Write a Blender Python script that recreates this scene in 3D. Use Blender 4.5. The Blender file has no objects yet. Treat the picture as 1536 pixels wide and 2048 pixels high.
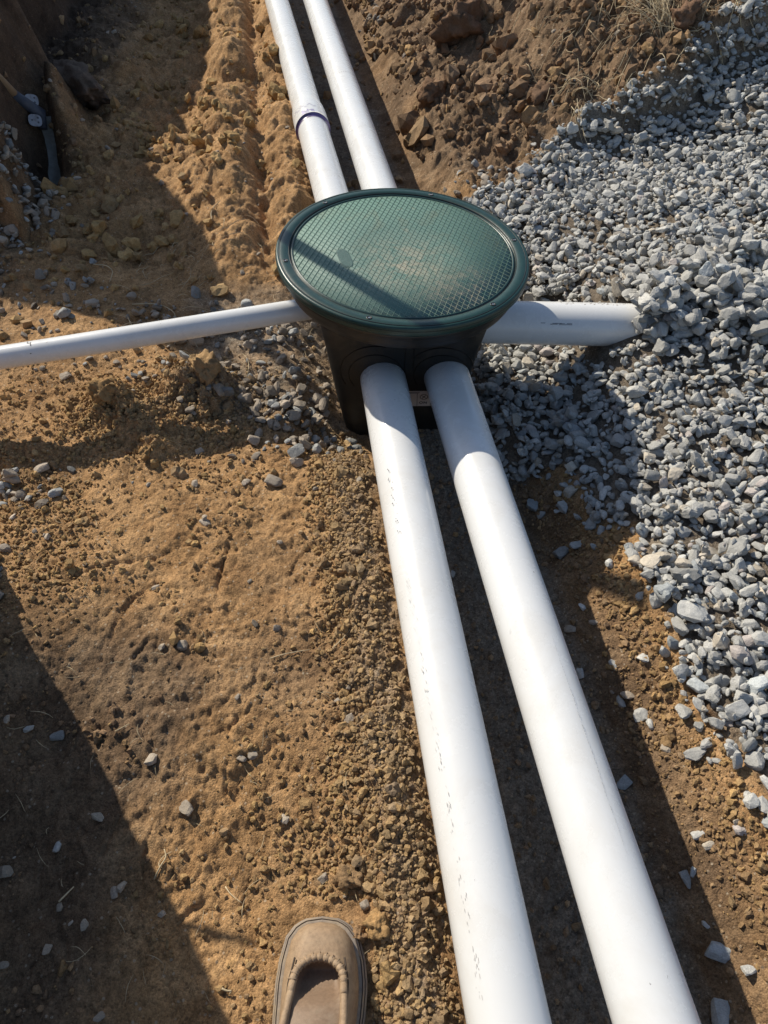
import bpy, bmesh, math, random
import numpy as np
from mathutils import Vector, Matrix, Euler

# ------------------------------------------------------------------ camera, light, exposure
sc = bpy.context.scene
C = sc.collection
CAM_H = 1.22
PITCH = math.radians(51.0)
cam_d = bpy.data.cameras.new('camera')
cam = bpy.data.objects.new('camera', cam_d)
C.objects.link(cam)
cam.location = (0, 0, CAM_H)
cam.rotation_euler = (math.pi / 2 - PITCH, 0, 0)
cam_d.sensor_fit = 'VERTICAL'
cam_d.sensor_height = 32.0
cam_d.lens = 32.0 * 1450.0 / 2048.0
cam_d.clip_start = 0.02
cam_d.clip_end = 400.0
sc.camera = cam

SUN = Vector((-0.95, 1.00, 1.0)).normalized()          # direction towards the sun
sun_el = math.asin(SUN.z)
sun_az = math.atan2(SUN.x, SUN.y)                       # clockwise from +Y
w = bpy.data.worlds.new('World'); sc.world = w; w.use_nodes = True
wn = w.node_tree
bg = wn.nodes['Background']
sky = wn.nodes.new('ShaderNodeTexSky')
sky.sky_type = 'NISHITA'; sky.sun_disc = False
sky.sun_elevation = sun_el; sky.sun_rotation = sun_az
sky.air_density = 1.0; sky.dust_density = 0.8; sky.ozone_density = 1.0
wn.links.new(sky.outputs[0], bg.inputs[0])
bg.inputs[1].default_value = 0.115
sl = bpy.data.lights.new('sun', 'SUN'); sl.energy = 4.9; sl.angle = math.radians(0.55); sl.color = (1.0, 0.925, 0.79)
so = bpy.data.objects.new('sun', sl); C.objects.link(so)
so.rotation_euler = (-SUN).to_track_quat('-Z', 'Y').to_euler()
sc.view_settings.view_transform = 'Standard'
sc.view_settings.look = 'None'
sc.view_settings.gamma = 1.0
sc.view_settings.use_curve_mapping = False
sc.view_settings.exposure = 0.16
sc.render.engine = 'CYCLES'
sc.cycles.max_bounces = 6

random.seed(4)
rng = np.random.default_rng(11)

# ------------------------------------------------------------------ helpers
def ss(a, b, t):
    t = np.clip((t - a) / (b - a), 0, 1)
    return t * t * (3 - 2 * t)

_tab = rng.random((512, 512)).astype(np.float32)
def vnoise(x, y, s=0):
    x = x + s * 37.13; y = y + s * 91.7
    xi = np.floor(x).astype(np.int64); yi = np.floor(y).astype(np.int64)
    fx = x - xi; fy = y - yi
    fx = fx * fx * fx * (fx * (fx * 6 - 15) + 10); fy = fy * fy * fy * (fy * (fy * 6 - 15) + 10)
    a = _tab[xi % 512, yi % 512]; b = _tab[(xi + 1) % 512, yi % 512]
    c = _tab[xi % 512, (yi + 1) % 512]; d = _tab[(xi + 1) % 512, (yi + 1) % 512]
    return (a * (1 - fx) + b * fx) * (1 - fy) + (c * (1 - fx) + d * fx) * fy - 0.5
def fbm(x, y, f, octv, s=0, gain=0.5):
    r = 0; a = 1.0
    for i in range(octv):
        ca, sa = math.cos(i * 1.1), math.sin(i * 1.1)
        r = r + a * vnoise((x * ca - y * sa) * f, (x * sa + y * ca) * f, s + i)
        f *= 2.03; a *= gain
    return r

def tag(o, label=None, cat=None, group=None, kind=None):
    for k, v in (('label', label), ('category', cat), ('group', group), ('kind', kind)):
        if v: o[k] = v
    return o
def empty(name, loc=(0, 0, 0), **kw):
    o = bpy.data.objects.new(name, None); C.objects.link(o); o.location = loc
    o.empty_display_size = 0.05
    return tag(o, **kw)
def link(name, me, m=None, parent=None, **kw):
    o = bpy.data.objects.new(name, me); C.objects.link(o)
    if m is not None and not me.materials: me.materials.append(m)
    if parent is not None: o.parent = parent
    return tag(o, **kw)
def npmesh(name, V, F, smooth=False, tint=None):
    """V (n,3); F (m,3) or (m,4) arrays; tint: per-vertex (n,3) colour data"""
    me = bpy.data.meshes.new(name)
    V = np.ascontiguousarray(V, dtype=np.float32); F = np.ascontiguousarray(F, dtype=np.int32)
    k = F.shape[1]
    me.vertices.add(len(V)); me.vertices.foreach_set('co', V.ravel())
    me.loops.add(F.size); me.loops.foreach_set('vertex_index', F.ravel())
    me.polygons.add(len(F))
    me.polygons.foreach_set('loop_start', np.arange(0, F.size, k, dtype=np.int32))
    me.polygons.foreach_set('loop_total', np.full(len(F), k, dtype=np.int32))
    me.update(calc_edges=True)
    me.polygons.foreach_set('use_smooth', np.full(len(F), bool(smooth)))
    if tint is not None:
        at = me.attributes.new('tint', 'FLOAT_COLOR', 'POINT')
        t = np.ones((len(V), 4), dtype=np.float32); t[:, :3] = tint
        at.data.foreach_set('color', t.ravel())
    return me
def bmobj(name, bm, m, parent=None, smooth=False, **kw):
    me = bpy.data.meshes.new(name)
    bmesh.ops.recalc_face_normals(bm, faces=bm.faces[:])
    bm.to_mesh(me); bm.free()
    if smooth:
        me.polygons.foreach_set('use_smooth', [True] * len(me.polygons))
    return link(name, me, m, parent, **kw)
def tube_arrays(pts, rad, n=48, capa=True, capb=True):
    pts = [Vector(p) for p in pts]
    rad = rad if hasattr(rad, '__len__') else [rad] * len(pts)
    V = []; F = []
    T0 = (pts[1] - pts[0]).normalized()
    up = Vector((0, 0, 1)) if abs(T0.z) < 0.9 else Vector((0, 1, 0))
    U = T0.cross(up).normalized()
    for i, p in enumerate(pts):
        T = (pts[min(i + 1, len(pts) - 1)] - pts[max(i - 1, 0)])
        T = T.normalized() if T.length > 1e-9 else T0
        U = (U - T * U.dot(T)).normalized(); W = T.cross(U)
        for k in range(n):
            a = 2 * math.pi * k / n
            V.append(p + (U * math.cos(a) + W * math.sin(a)) * rad[i])
    for i in range(len(pts) - 1):
        for k in range(n):
            F.append((i * n + k, i * n + (k + 1) % n, (i + 1) * n + (k + 1) % n, (i + 1) * n + k))
    return V, F
def tube(name, pts, rad, m, parent=None, n=48, smooth=True, caps=True, **kw):
    V, F = tube_arrays(pts, rad, n)
    me = bpy.data.meshes.new(name)
    F = list(F)
    if caps:
        F.append(tuple(range(n - 1, -1, -1))); F.append(tuple(range(len(V) - n, len(V))))
    me.from_pydata([tuple(v) for v in V], [], F)
    if smooth:
        me.polygons.foreach_set('use_smooth', [len(p.vertices) == 4 for p in me.polygons])
    return link(name, me, m, parent, **kw)
def loft(name, rings, m, parent=None, smooth=True, cap=True, closed_rings=True, **kw):
    n = len(rings[0]); V = [tuple(p) for r in rings for p in r]; F = []
    for i in range(len(rings) - 1):
        for k in range(n if closed_rings else n - 1):
            F.append((i * n + k, i * n + (k + 1) % n, (i + 1) * n + (k + 1) % n, (i + 1) * n + k))
    if cap:
        F.append(tuple(range(n - 1, -1, -1))); F.append(tuple(range((len(rings) - 1) * n, len(rings) * n)))
    me = bpy.data.meshes.new(name); me.from_pydata(V, [], F)
    bm = bmesh.new(); bm.from_mesh(me); bmesh.ops.recalc_face_normals(bm, faces=bm.faces[:]); bm.to_mesh(me); bm.free()
    if smooth: me.polygons.foreach_set('use_smooth', [len(p.vertices) == 4 for p in me.polygons])
    return link(name, me, m, parent, **kw)

# ------------------------------------------------------------------ materials
def newmat(name):
    m = bpy.data.materials.new(name); m.use_nodes = True
    return m, m.node_tree, m.node_tree.nodes['Principled BSDF']
class N:
    def __init__(s, nt): s.nt = nt
    def __call__(s, t, **kw):
        n = s.nt.nodes.new(t)
        for k, v in kw.items():
            if k in n.inputs.keys(): n.inputs[k].default_value = v
            else: setattr(n, k, v)
        return n
    def l(s, a, b): s.nt.links.new(a, b)
    def noise(s, vec, scale, det=6, rough=0.6, dist=0.0):
        n = s('ShaderNodeTexNoise'); n.inputs['Scale'].default_value = scale
        n.inputs['Detail'].default_value = det; n.inputs['Roughness'].default_value = rough
        n.inputs['Distortion'].default_value = dist
        s.l(vec, n.inputs['Vector']); return n.outputs['Fac']
    def ramp(s, fac, stops):
        n = s('ShaderNodeValToRGB'); e = n.color_ramp.elements
        while len(e) < len(stops): e.new(0.5)
        for i, (p, c) in enumerate(stops):
            e[i].position = p; e[i].color = (c[0], c[1], c[2], 1) if hasattr(c, '__len__') else (c, c, c, 1)
        s.l(fac, n.inputs[0]); return n.outputs[0]
    def mix(s, f, a, b, mode='MIX'):
        n = s('ShaderNodeMix', data_type='RGBA', blend_type=mode)
        for i, v in ((0, f), (6, a), (7, b)):
            if hasattr(v, 'is_linked') or hasattr(v, 'node'): s.l(v, n.inputs[i])
            else: n.inputs[i].default_value = (v[0], v[1], v[2], 1) if hasattr(v, '__len__') else v
        return n.outputs[2]
    def math(s, op, a, b=0.0):
        n = s('ShaderNodeMath', operation=op)
        for i, v in ((0, a), (1, b)):
            if hasattr(v, 'node'): s.l(v, n.inputs[i])
            else: n.inputs[i].default_value = v
        return n.outputs[0]
    def bump(s, h, strength, dist, normal=None):
        n = s('ShaderNodeBump'); n.inputs['Strength'].default_value = strength; n.inputs['Distance'].default_value = dist
        s.l(h, n.inputs['Height'])
        if normal is not None: s.l(normal, n.inputs['Normal'])
        return n.outputs['Normal']
    def mapping(s, vec, scale=(1, 1, 1), rot=(0, 0, 0)):
        n = s('ShaderNodeMapping'); n.inputs['Scale'].default_value = scale; n.inputs['Rotation'].default_value = rot
        s.l(vec, n.inputs['Vector']); return n.outputs[0]

def soil_material(name, attr=True, clod=False):
    m, nt, P = newmat(name); g = N(nt)
    geo = g('ShaderNodeNewGeometry').outputs['Position']
    big = g.noise(geo, 2.6, 3); mid = g.noise(geo, 11, 6, 0.65, 0.6); fine = g.noise(geo, 70, 6, 0.72); grit = g.noise(geo, 320, 3, 0.7)
    ochre = g.ramp(mid, [(0.22, (0.26, 0.140, 0.062)), (0.45, (0.41, 0.238, 0.107)), (0.62, (0.50, 0.303, 0.145)), (0.82, (0.58, 0.356, 0.142))])
    brown = g.ramp(mid, [(0.25, (0.13, 0.079, 0.045)), (0.5, (0.215, 0.140, 0.082)), (0.75, (0.32, 0.220, 0.132))])
    grey = g.ramp(fine, [(0.3, (0.20, 0.165, 0.125)), (0.7, (0.34, 0.29, 0.225))])
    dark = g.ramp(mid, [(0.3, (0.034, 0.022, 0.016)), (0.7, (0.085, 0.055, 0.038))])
    if attr:
        a = g('ShaderNodeAttribute', attribute_name='tint'); sep = g('ShaderNodeSeparateColor'); g.l(a.outputs['Color'], sep.inputs[0])
        r, gr, b = sep.outputs[0], sep.outputs[1], sep.outputs[2]
    else:
        r, gr, b = (g.ramp(g.noise(geo, 3.1, 2), [(0.4, 0.0), (0.6, 1.0)]),) + (g.ramp(g.noise(geo, 17, 2), [(0.5, 0.0), (0.8, 0.5)]),) * 1 + (g('ShaderNodeValue').outputs[0],)
        b.default_value = 0.0
    w1 = g.math('ADD', r, g.math('MULTIPLY', g.math('SUBTRACT', big, 0.5), 1.1))
    w1n = g.ramp(w1, [(0.25, 0.0), (0.75, 1.0)])
    col = g.mix(w1n, brown, ochre)
    w2 = g.ramp(g.math('ADD', gr, g.math('MULTIPLY', g.math('SUBTRACT', mid, 0.5), 0.9)), [(0.3, 0.0), (0.75, 1.0)])
    col = g.mix(w2, col, grey)
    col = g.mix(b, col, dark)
    # damp darker stains, fine mottling
    st = g.ramp(g.noise(geo, 5.3, 5, 0.6, 1.2), [(0.34, 0.74), (0.52, 1.0)])
    col = g.mix(1.0, col, st, 'MULTIPLY')
    col = g.mix(1.0, col, g.ramp(fine, [(0.25, 0.66), (0.55, 1.0), (0.8, 1.22)]), 'MULTIPLY')
    col = g.mix(1.0, col, g.ramp(grit, [(0.28, 0.72), (0.5, 1.0), (0.75, 1.2)]), 'MULTIPLY')
    vo = g('ShaderNodeTexVoronoi'); vo.inputs['Scale'].default_value = 330; g.l(geo, vo.inputs['Vector'])
    vs = g('ShaderNodeSeparateColor'); g.l(vo.outputs['Color'], vs.inputs[0])
    col = g.mix(1.0, col, g.ramp(vs.outputs[0], [(0.0, 0.72), (0.5, 1.0), (1.0, 1.22)]), 'MULTIPLY')
    vo2 = g('ShaderNodeTexVoronoi'); vo2.inputs['Scale'].default_value = 150; g.l(geo, vo2.inputs['Vector'])
    vs2 = g('ShaderNodeSeparateColor'); g.l(vo2.outputs['Color'], vs2.inputs[0])
    fleck = g.math('MULTIPLY', g.ramp(vs2.outputs[0], [(0.90, 0.0), (0.92, 1.0)]), g.ramp(vo2.outputs['Distance'], [(0.25, 1.0), (0.40, 0.0)]))
    col = g.mix(g.math('MULTIPLY', fleck, g.math('SUBTRACT', 0.5, g.math('MULTIPLY', b, 0.5))), col, (0.55, 0.46, 0.34))
    fleck2 = g.math('MULTIPLY', g.ramp(vs2.outputs[1], [(0.90, 0.0), (0.92, 1.0)]), g.ramp(vo2.outputs['Distance'], [(0.25, 1.0), (0.40, 0.0)]))
    col = g.mix(g.math('MULTIPLY', fleck2, 0.6), col, (0.10, 0.06, 0.035))
    g.l(col, P.inputs['Base Color'])
    P.inputs['Roughness'].default_value = 0.94
    P.inputs['Specular IOR Level'].default_value = 0.18
    n1 = g.bump(g.noise(geo, 60, 8, 0.75, 0.4), 0.6, 0.006)
    n2 = g.bump(g.noise(geo, 260, 5, 0.8), 0.7, 0.0035, n1)
    inv_ = g.math('SUBTRACT', 1.0, vo.outputs['Distance']); n3 = g.bump(inv_, 0.55, 0.0022, n2)
    str_ = g.noise(g.mapping(geo, (60, 14, 30), (0, 0, 0.5)), 1.0, 5, 0.7, 1.5); n4 = g.bump(str_, 0.35, 0.006, n3)
    g.l(n4, P.inputs['Normal'])
    return m
SOIL = soil_material('soil')

def stone_material(name):
    m, nt, P = newmat(name); g = N(nt)
    tc = g('ShaderNodeTexCoord').outputs['Object']; geo = g('ShaderNodeNewGeometry').outputs['Position']
    a = g('ShaderNodeAttribute', attribute_name='tint').outputs['Color']
    n1 = g.noise(geo, 55, 6, 0.7); n2 = g.noise(geo, 420, 4, 0.75); vv = g.noise(g.mapping(geo, (90, 260, 140), (0.4, 0.7, 0.2)), 1.0, 3, 0.6)
    col = g.mix(1.0, a, g.ramp(n1, [(0.3, 0.78), (0.55, 1.0), (0.75, 1.15)]), 'MULTIPLY')
    col = g.mix(1.0, col, g.ramp(n2, [(0.3, 0.76), (0.5, 1.0), (0.7, 1.22)]), 'MULTIPLY')
    col = g.mix(g.ramp(vv, [(0.66, 0.0), (0.74, 0.35)]), col, (0.52, 0.50, 0.46))
    g.l(col, P.inputs['Base Color'])
    P.inputs['Roughness'].default_value = 0.82; P.inputs['Specular IOR Level'].default_value = 0.3
    b1 = g.bump(n1, 0.5, 0.004); b2 = g.bump(n2, 0.55, 0.0012, b1)
    g.l(b2, P.inputs['Normal'])
    return m
STONE = stone_material('crushed_stone')

def clod_material():
    m, nt, P = newmat('clod_soil'); g = N(nt)
    geo = g('ShaderNodeNewGeometry').outputs['Position']
    a = g('ShaderNodeAttribute', attribute_name='tint').outputs['Color']
    n1 = g.noise(geo, 90, 6, 0.7); n2 = g.noise(geo, 400, 4, 0.75)
    col = g.mix(1.0, a, g.ramp(n1, [(0.25, 0.6), (0.55, 1.0), (0.8, 1.25)]), 'MULTIPLY')
    col = g.mix(1.0, col, g.ramp(n2, [(0.3, 0.72), (0.5, 1.0), (0.7, 1.2)]), 'MULTIPLY')
    g.l(col, P.inputs['Base Color']); P.inputs['Roughness'].default_value = 0.95; P.inputs['Specular IOR Level'].default_value = 0.15
    b1 = g.bump(n1, 0.7, 0.005); g.l(g.bump(n2, 0.8, 0.002, b1), P.inputs['Normal'])
    return m
CLOD = clod_material()

def pvc_material(name, axis, along, bluish=0.0):
    """white pipe plastic; axis = euler of the pipe so that scratches run along it"""
    m, nt, P = newmat(name); g = N(nt)
    geo = g('ShaderNodeNewGeometry').outputs['Position']
    al = g.mapping(geo, (1, 1, 1), (0, 0, along))
    long_ = g.mapping(al, (55, 2.2, 55)); spk = g.mapping(al, (1, 0.45, 1))
    base = g.mix(g.noise(geo, 3, 3), (0.66, 0.665, 0.66), (0.71, 0.71, 0.70))
    sm = g.ramp(g.noise(geo, 7, 7, 0.72, 0.6), [(0.48, 0.0), (0.76, 0.30)])
    base = g.mix(sm, base, (0.50, 0.45, 0.37))
    scr = g.noise(long_, 1.0, 4, 0.6); msk = g.ramp(g.noise(geo, 6, 2), [(0.52, 0.0), (0.62, 1.0)])
    line = g.ramp(scr, [(0.70, 0.0), (0.72, 1.0)])
    base = g.mix(g.math('MULTIPLY', g.math('MULTIPLY', line, msk), 0.45), base, (0.27, 0.26, 0.25))
    sp = g.ramp(g.noise(spk, 150, 2, 0.5), [(0.755, 0.0), (0.785, 1.0)])
    smk = g.ramp(g.noise(geo, 5.5, 2, 0.5), [(0.44, 0.0), (0.6, 1.0)])
    base = g.mix(g.math('MULTIPLY', g.math('MULTIPLY', sp, smk), 0.75), base, (0.12, 0.10, 0.09))
    g.l(base, P.inputs['Base Color'])
    rg = g.ramp(g.noise(al, 14, 6, 0.7), [(0.3, 0.17), (0.75, 0.38)])
    g.l(rg, P.inputs['Roughness']); P.inputs['Specular IOR Level'].default_value = 0.5
    P.inputs['IOR'].default_value = 1.5
    P.inputs['Subsurface Weight'].default_value = 0.0
    g.l(g.bump(g.noise(al, 40, 4, 0.6), 0.06, 0.002), P.inputs['Normal'])
    return m
PVC = pvc_material('white_pvc', None, 0.13)
PVC_SIDE = pvc_material('white_pvc_side', None, 1.4)

def plain(name, col, rough=0.5, spec=0.5, bumps=0.0, bscale=200, var=0.15, dirt=None, metallic=0.0):
    m, nt, P = newmat(name); g = N(nt)
    geo = g('ShaderNodeNewGeometry').outputs['Position']
    c = g.mix(1.0, col, g.ramp(g.noise(geo, bscale * 0.3, 5, 0.65), [(0.3, 1 - var), (0.7, 1 + var)]), 'MULTIPLY')
    if dirt:
        c = g.mix(g.ramp(g.noise(geo, dirt[1], 6, 0.7, 0.4), [(dirt[2], 0.0), (dirt[3], dirt[4])]), c, dirt[0])
    g.l(c, P.inputs['Base Color'])
    P.inputs['Roughness'].default_value = rough; P.inputs['Specular IOR Level'].default_value = spec; P.inputs['Metallic'].default_value = metallic
    if bumps: g.l(g.bump(g.noise(geo, bscale, 5, 0.7), bumps, 0.002), P.inputs['Normal'])
    return m
GREEN = plain('green_plastic', (0.009, 0.037, 0.031), 0.36, 0.5, 0.15, 300, 0.2, ((0.20, 0.17, 0.12), 14, 0.55, 0.9, 0.35))
def lid_field_material():
    m, nt, P = newmat('lid_field_plastic'); g = N(nt)
    geo = g('ShaderNodeNewGeometry').outputs['Position']
    c = g.mix(g.noise(geo, 6, 5, 0.6), (0.085, 0.172, 0.140), (0.130, 0.212, 0.172))
    c = g.mix(g.ramp(g.noise(geo, 9, 6, 0.7, 0.6), [(0.52, 0.0), (0.72, 0.55)]), c, (0.15, 0.155, 0.10))
    c = g.mix(g.ramp(g.noise(geo, 16, 8, 0.8, 0.9), [(0.60, 0.0), (0.74, 0.75)]), c, (0.33, 0.28, 0.19))
    vm = g('ShaderNodeVectorMath', operation='DISTANCE'); g.l(geo, vm.inputs[0]); vm.inputs[1].default_value = (0.165, 1.335, 0.31)
    pm = g.ramp(vm.outputs['Value'], [(0.02, 1.0), (0.14, 0.0)])
    vm2 = g('ShaderNodeVectorMath', operation='DISTANCE'); g.l(geo, vm2.inputs[0]); vm2.inputs[1].default_value = (0.05, 1.43, 0.31)
    pm2 = g.ramp(vm2.outputs['Value'], [(0.02, 0.75), (0.16, 0.0)])
    pm = g.math('MAXIMUM', pm, pm2)
    c = g.mix(g.math('MULTIPLY', pm, g.ramp(g.noise(geo, 38, 8, 0.78, 1.0), [(0.42, 0.0), (0.62, 0.9)])), c, (0.42, 0.36, 0.26))
    c = g.mix(1.0, c, g.ramp(g.noise(geo, 600, 3, 0.8), [(0.3, 0.75), (0.7, 1.3)]), 'MULTIPLY')
    g.l(c, P.inputs['Base Color']); P.inputs['Roughness'].default_value = 0.55; P.inputs['Specular IOR Level'].default_value = 0.45
    g.l(g.bump(g.noise(geo, 900, 4, 0.8), 0.5, 0.0012), P.inputs['Normal'])
    return m
LIDF = lid_field_material()
BLACK = plain('black_plastic', (0.011, 0.012, 0.012), 0.48, 0.45, 0.08, 120, 0.2, ((0.16, 0.12, 0.08), 9, 0.46, 0.80, 0.34))
GROOVE = plain('black_ridge_groove_shade', (0.004, 0.004, 0.004), 0.5, 0.4)
LABEL = plain('label_paper', (0.50, 0.46, 0.44), 0.6, 0.3, 0, 200, 0.06)
INK = plain('label_ink', (0.03, 0.025, 0.03), 0.6, 0.3)
PRIMER = plain('purple_primer', (0.12, 0.085, 0.20), 0.35, 0.5, 0, 60, 0.4)
LEATHER = plain('tan_leather', (0.30, 0.205, 0.125), 0.62, 0.35, 0.35, 500, 0.22, ((0.42, 0.31, 0.20), 30, 0.45, 0.75, 0.7))
LEATHER_IN = plain('vamp_leather', (0.21, 0.14, 0.09), 0.55, 0.4, 0.2, 700, 0.15, ((0.34, 0.27, 0.19), 24, 0.5, 0.8, 0.6))
RUBBER = plain('shoe_rubber', (0.24, 0.20, 0.165), 0.7, 0.3, 0.3, 400, 0.2, ((0.40, 0.30, 0.18), 25, 0.45, 0.7, 0.7))
SEAMD = plain('seam_dark', (0.06, 0.045, 0.035), 0.8, 0.2)
THREAD = plain('stitch_thread', (0.30, 0.22, 0.15), 0.8, 0.2)
CUFF = plain('trouser_cloth', (0.10, 0.08, 0.06), 0.9, 0.2, 0.4, 900, 0.2)
STEEL = plain('dull_steel', (0.26, 0.25, 0.215), 0.5, 0.5, 0.2, 80, 0.3, ((0.14, 0.085, 0.05), 12, 0.5, 0.75, 0.7), 0.1)
BLUE_STEEL = plain('blue_grey_socket', (0.075, 0.08, 0.10), 0.55, 0.4, 0.2, 90, 0.3, ((0.10, 0.07, 0.05), 18, 0.5, 0.7, 0.6))
PLATE = plain('white_rivet_plate', (0.30, 0.31, 0.34), 0.5, 0.4, 0, 90, 0.1, ((0.14, 0.09, 0.06), 30, 0.5, 0.7, 0.7))
WOOD = plain('handle_wood', (0.30, 0.22, 0.14), 0.6, 0.3, 0.2, 60, 0.25)
STRAW = plain('straw', (0.50, 0.40, 0.25), 0.8, 0.2, 0, 100, 0.3)
ROOT = plain('root_bark', (0.34, 0.26, 0.17), 0.85, 0.2, 0.3, 300, 0.3)
MARK = plain('printed_mark', (0.10, 0.10, 0.11), 0.6, 0.3)
FAINT = plain('faint_print', (0.45, 0.43, 0.42), 0.6, 0.3)
SCREW = plain('screw_hole_black', (0.004, 0.006, 0.006), 0.4, 0.5)
BRIGHT = plain('screw_steel', (0.45, 0.46, 0.46), 0.35, 0.6, metallic=0.8)

# ------------------------------------------------------------------ terrain
def p1x(y): return 0.000 + (1.30 - y) * 0.1297
def p2x(y): return 0.146 + (1.336 - y) * 0.159
def f1x(y): return -0.157 - (y - 2.145) * 0.187
def f2x(y): return -0.012 - (y - 2.20) * 0.1727
def left_pipe_x(y): return np.where(y < 1.5, p1x(y), f1x(np.maximum(y, 1.5)) + 0.0)
def right_pipe_x(y): return np.where(y < 1.5, p2x(y), f2x(np.maximum(y, 1.5)))

GRAVEL_EDGE = [(0.63, 0.30), (0.60, 0.44), (0.56, 0.52), (0.55, 0.60), (0.55, 0.70), (0.53, 0.79), (0.515, 0.89), (0.54, 0.96), (0.47, 0.99),
               (0.46, 1.08), (0.42, 1.19), (0.34, 1.18), (0.27, 1.22), (0.235, 1.32), (0.25, 1.55), (0.25, 1.85), (0.20, 2.05), (0.17, 2.20), (0.21, 2.27), (0.31, 2.32), (0.47, 2.4), (0.51, 2.49), (0.71, 2.56), (0.96, 2.61), (1.01, 2.73), (1.15, 2.79), (1.29, 2.83), (1.47, 2.88), (3.6, 4.6), (3.6, -0.4), (1.0, -0.4), (0.75, 0.1)]
_GE = np.array(GRAVEL_EDGE)
def poly_sdf(x, y, poly=_GE):
    """signed distance, positive inside"""
    d = np.full(np.shape(x), 1e9); ins = np.zeros(np.shape(x), bool)
    n = len(poly)
    for i in range(n):
        ax, ay = poly[i]; bx, by = poly[(i + 1) % n]
        ex, ey = bx - ax, by - ay
        t = np.clip(((x - ax) * ex + (y - ay) * ey) / (ex * ex + ey * ey), 0, 1)
        d = np.minimum(d, np.hypot(x - ax - t * ex, y - ay - t * ey))
        c = ((ay > y) != (by > y)) & (x < (bx - ax) * (y - ay) / ((by - ay) if by != ay else 1e-9) + ax)
        ins ^= c
    return np.where(ins, d, -d)

GROOVES = []
def add_groove(pts, w, d): GROOVES.append((np.array(pts), w, d))
_r = random.Random(5)
def arc(cx, cy, r, a0, a1, n=9): return [(cx + r * math.cos(math.radians(a0 + (a1 - a0) * i / (n - 1))), cy + r * math.sin(math.radians(a0 + (a1 - a0) * i / (n - 1)))) for i in range(n)]
for k in range(95):                                     # little torn cracks and scrape marks on the beaten clay
    cx = _r.uniform(-0.62, 0.02); cy = _r.uniform(0.15, 1.15)
    add_groove(arc(cx, cy, _r.uniform(0.03, 0.20), a := _r.uniform(0, 360), a + _r.uniform(20, 70)), _r.uniform(0.0022, 0.005), _r.choice([1, 1, -0.7]) * _r.uniform(0.002, 0.006))
for k in range(5):                                      # curved boot heel treads
    add_groove(arc(-0.10, 0.62, 0.05 + 0.022 * k, -100, -5), 0.006, 0.006 if k % 2 else -0.006)
for k in range(4):
    add_groove(arc(-0.36, 0.60, 0.05 + 0.03 * k, 120, 200), 0.006, 0.004 if k % 2 else -0.004)
add_groove([(-0.32, 0.92), (-0.325, 0.86), (-0.33, 0.80), (-0.325, 0.75)], 0.004, 0.010)
add_groove([(-0.45, 0.80), (-0.49, 0.76), (-0.51, 0.70), (-0.51, 0.66)], 0.006, 0.010)
add_groove([(-0.04, 0.12), (-0.16, 0.16), (-0.20, 0.20), (-0.21, 0.26)], 0.008, 0.008)

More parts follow.
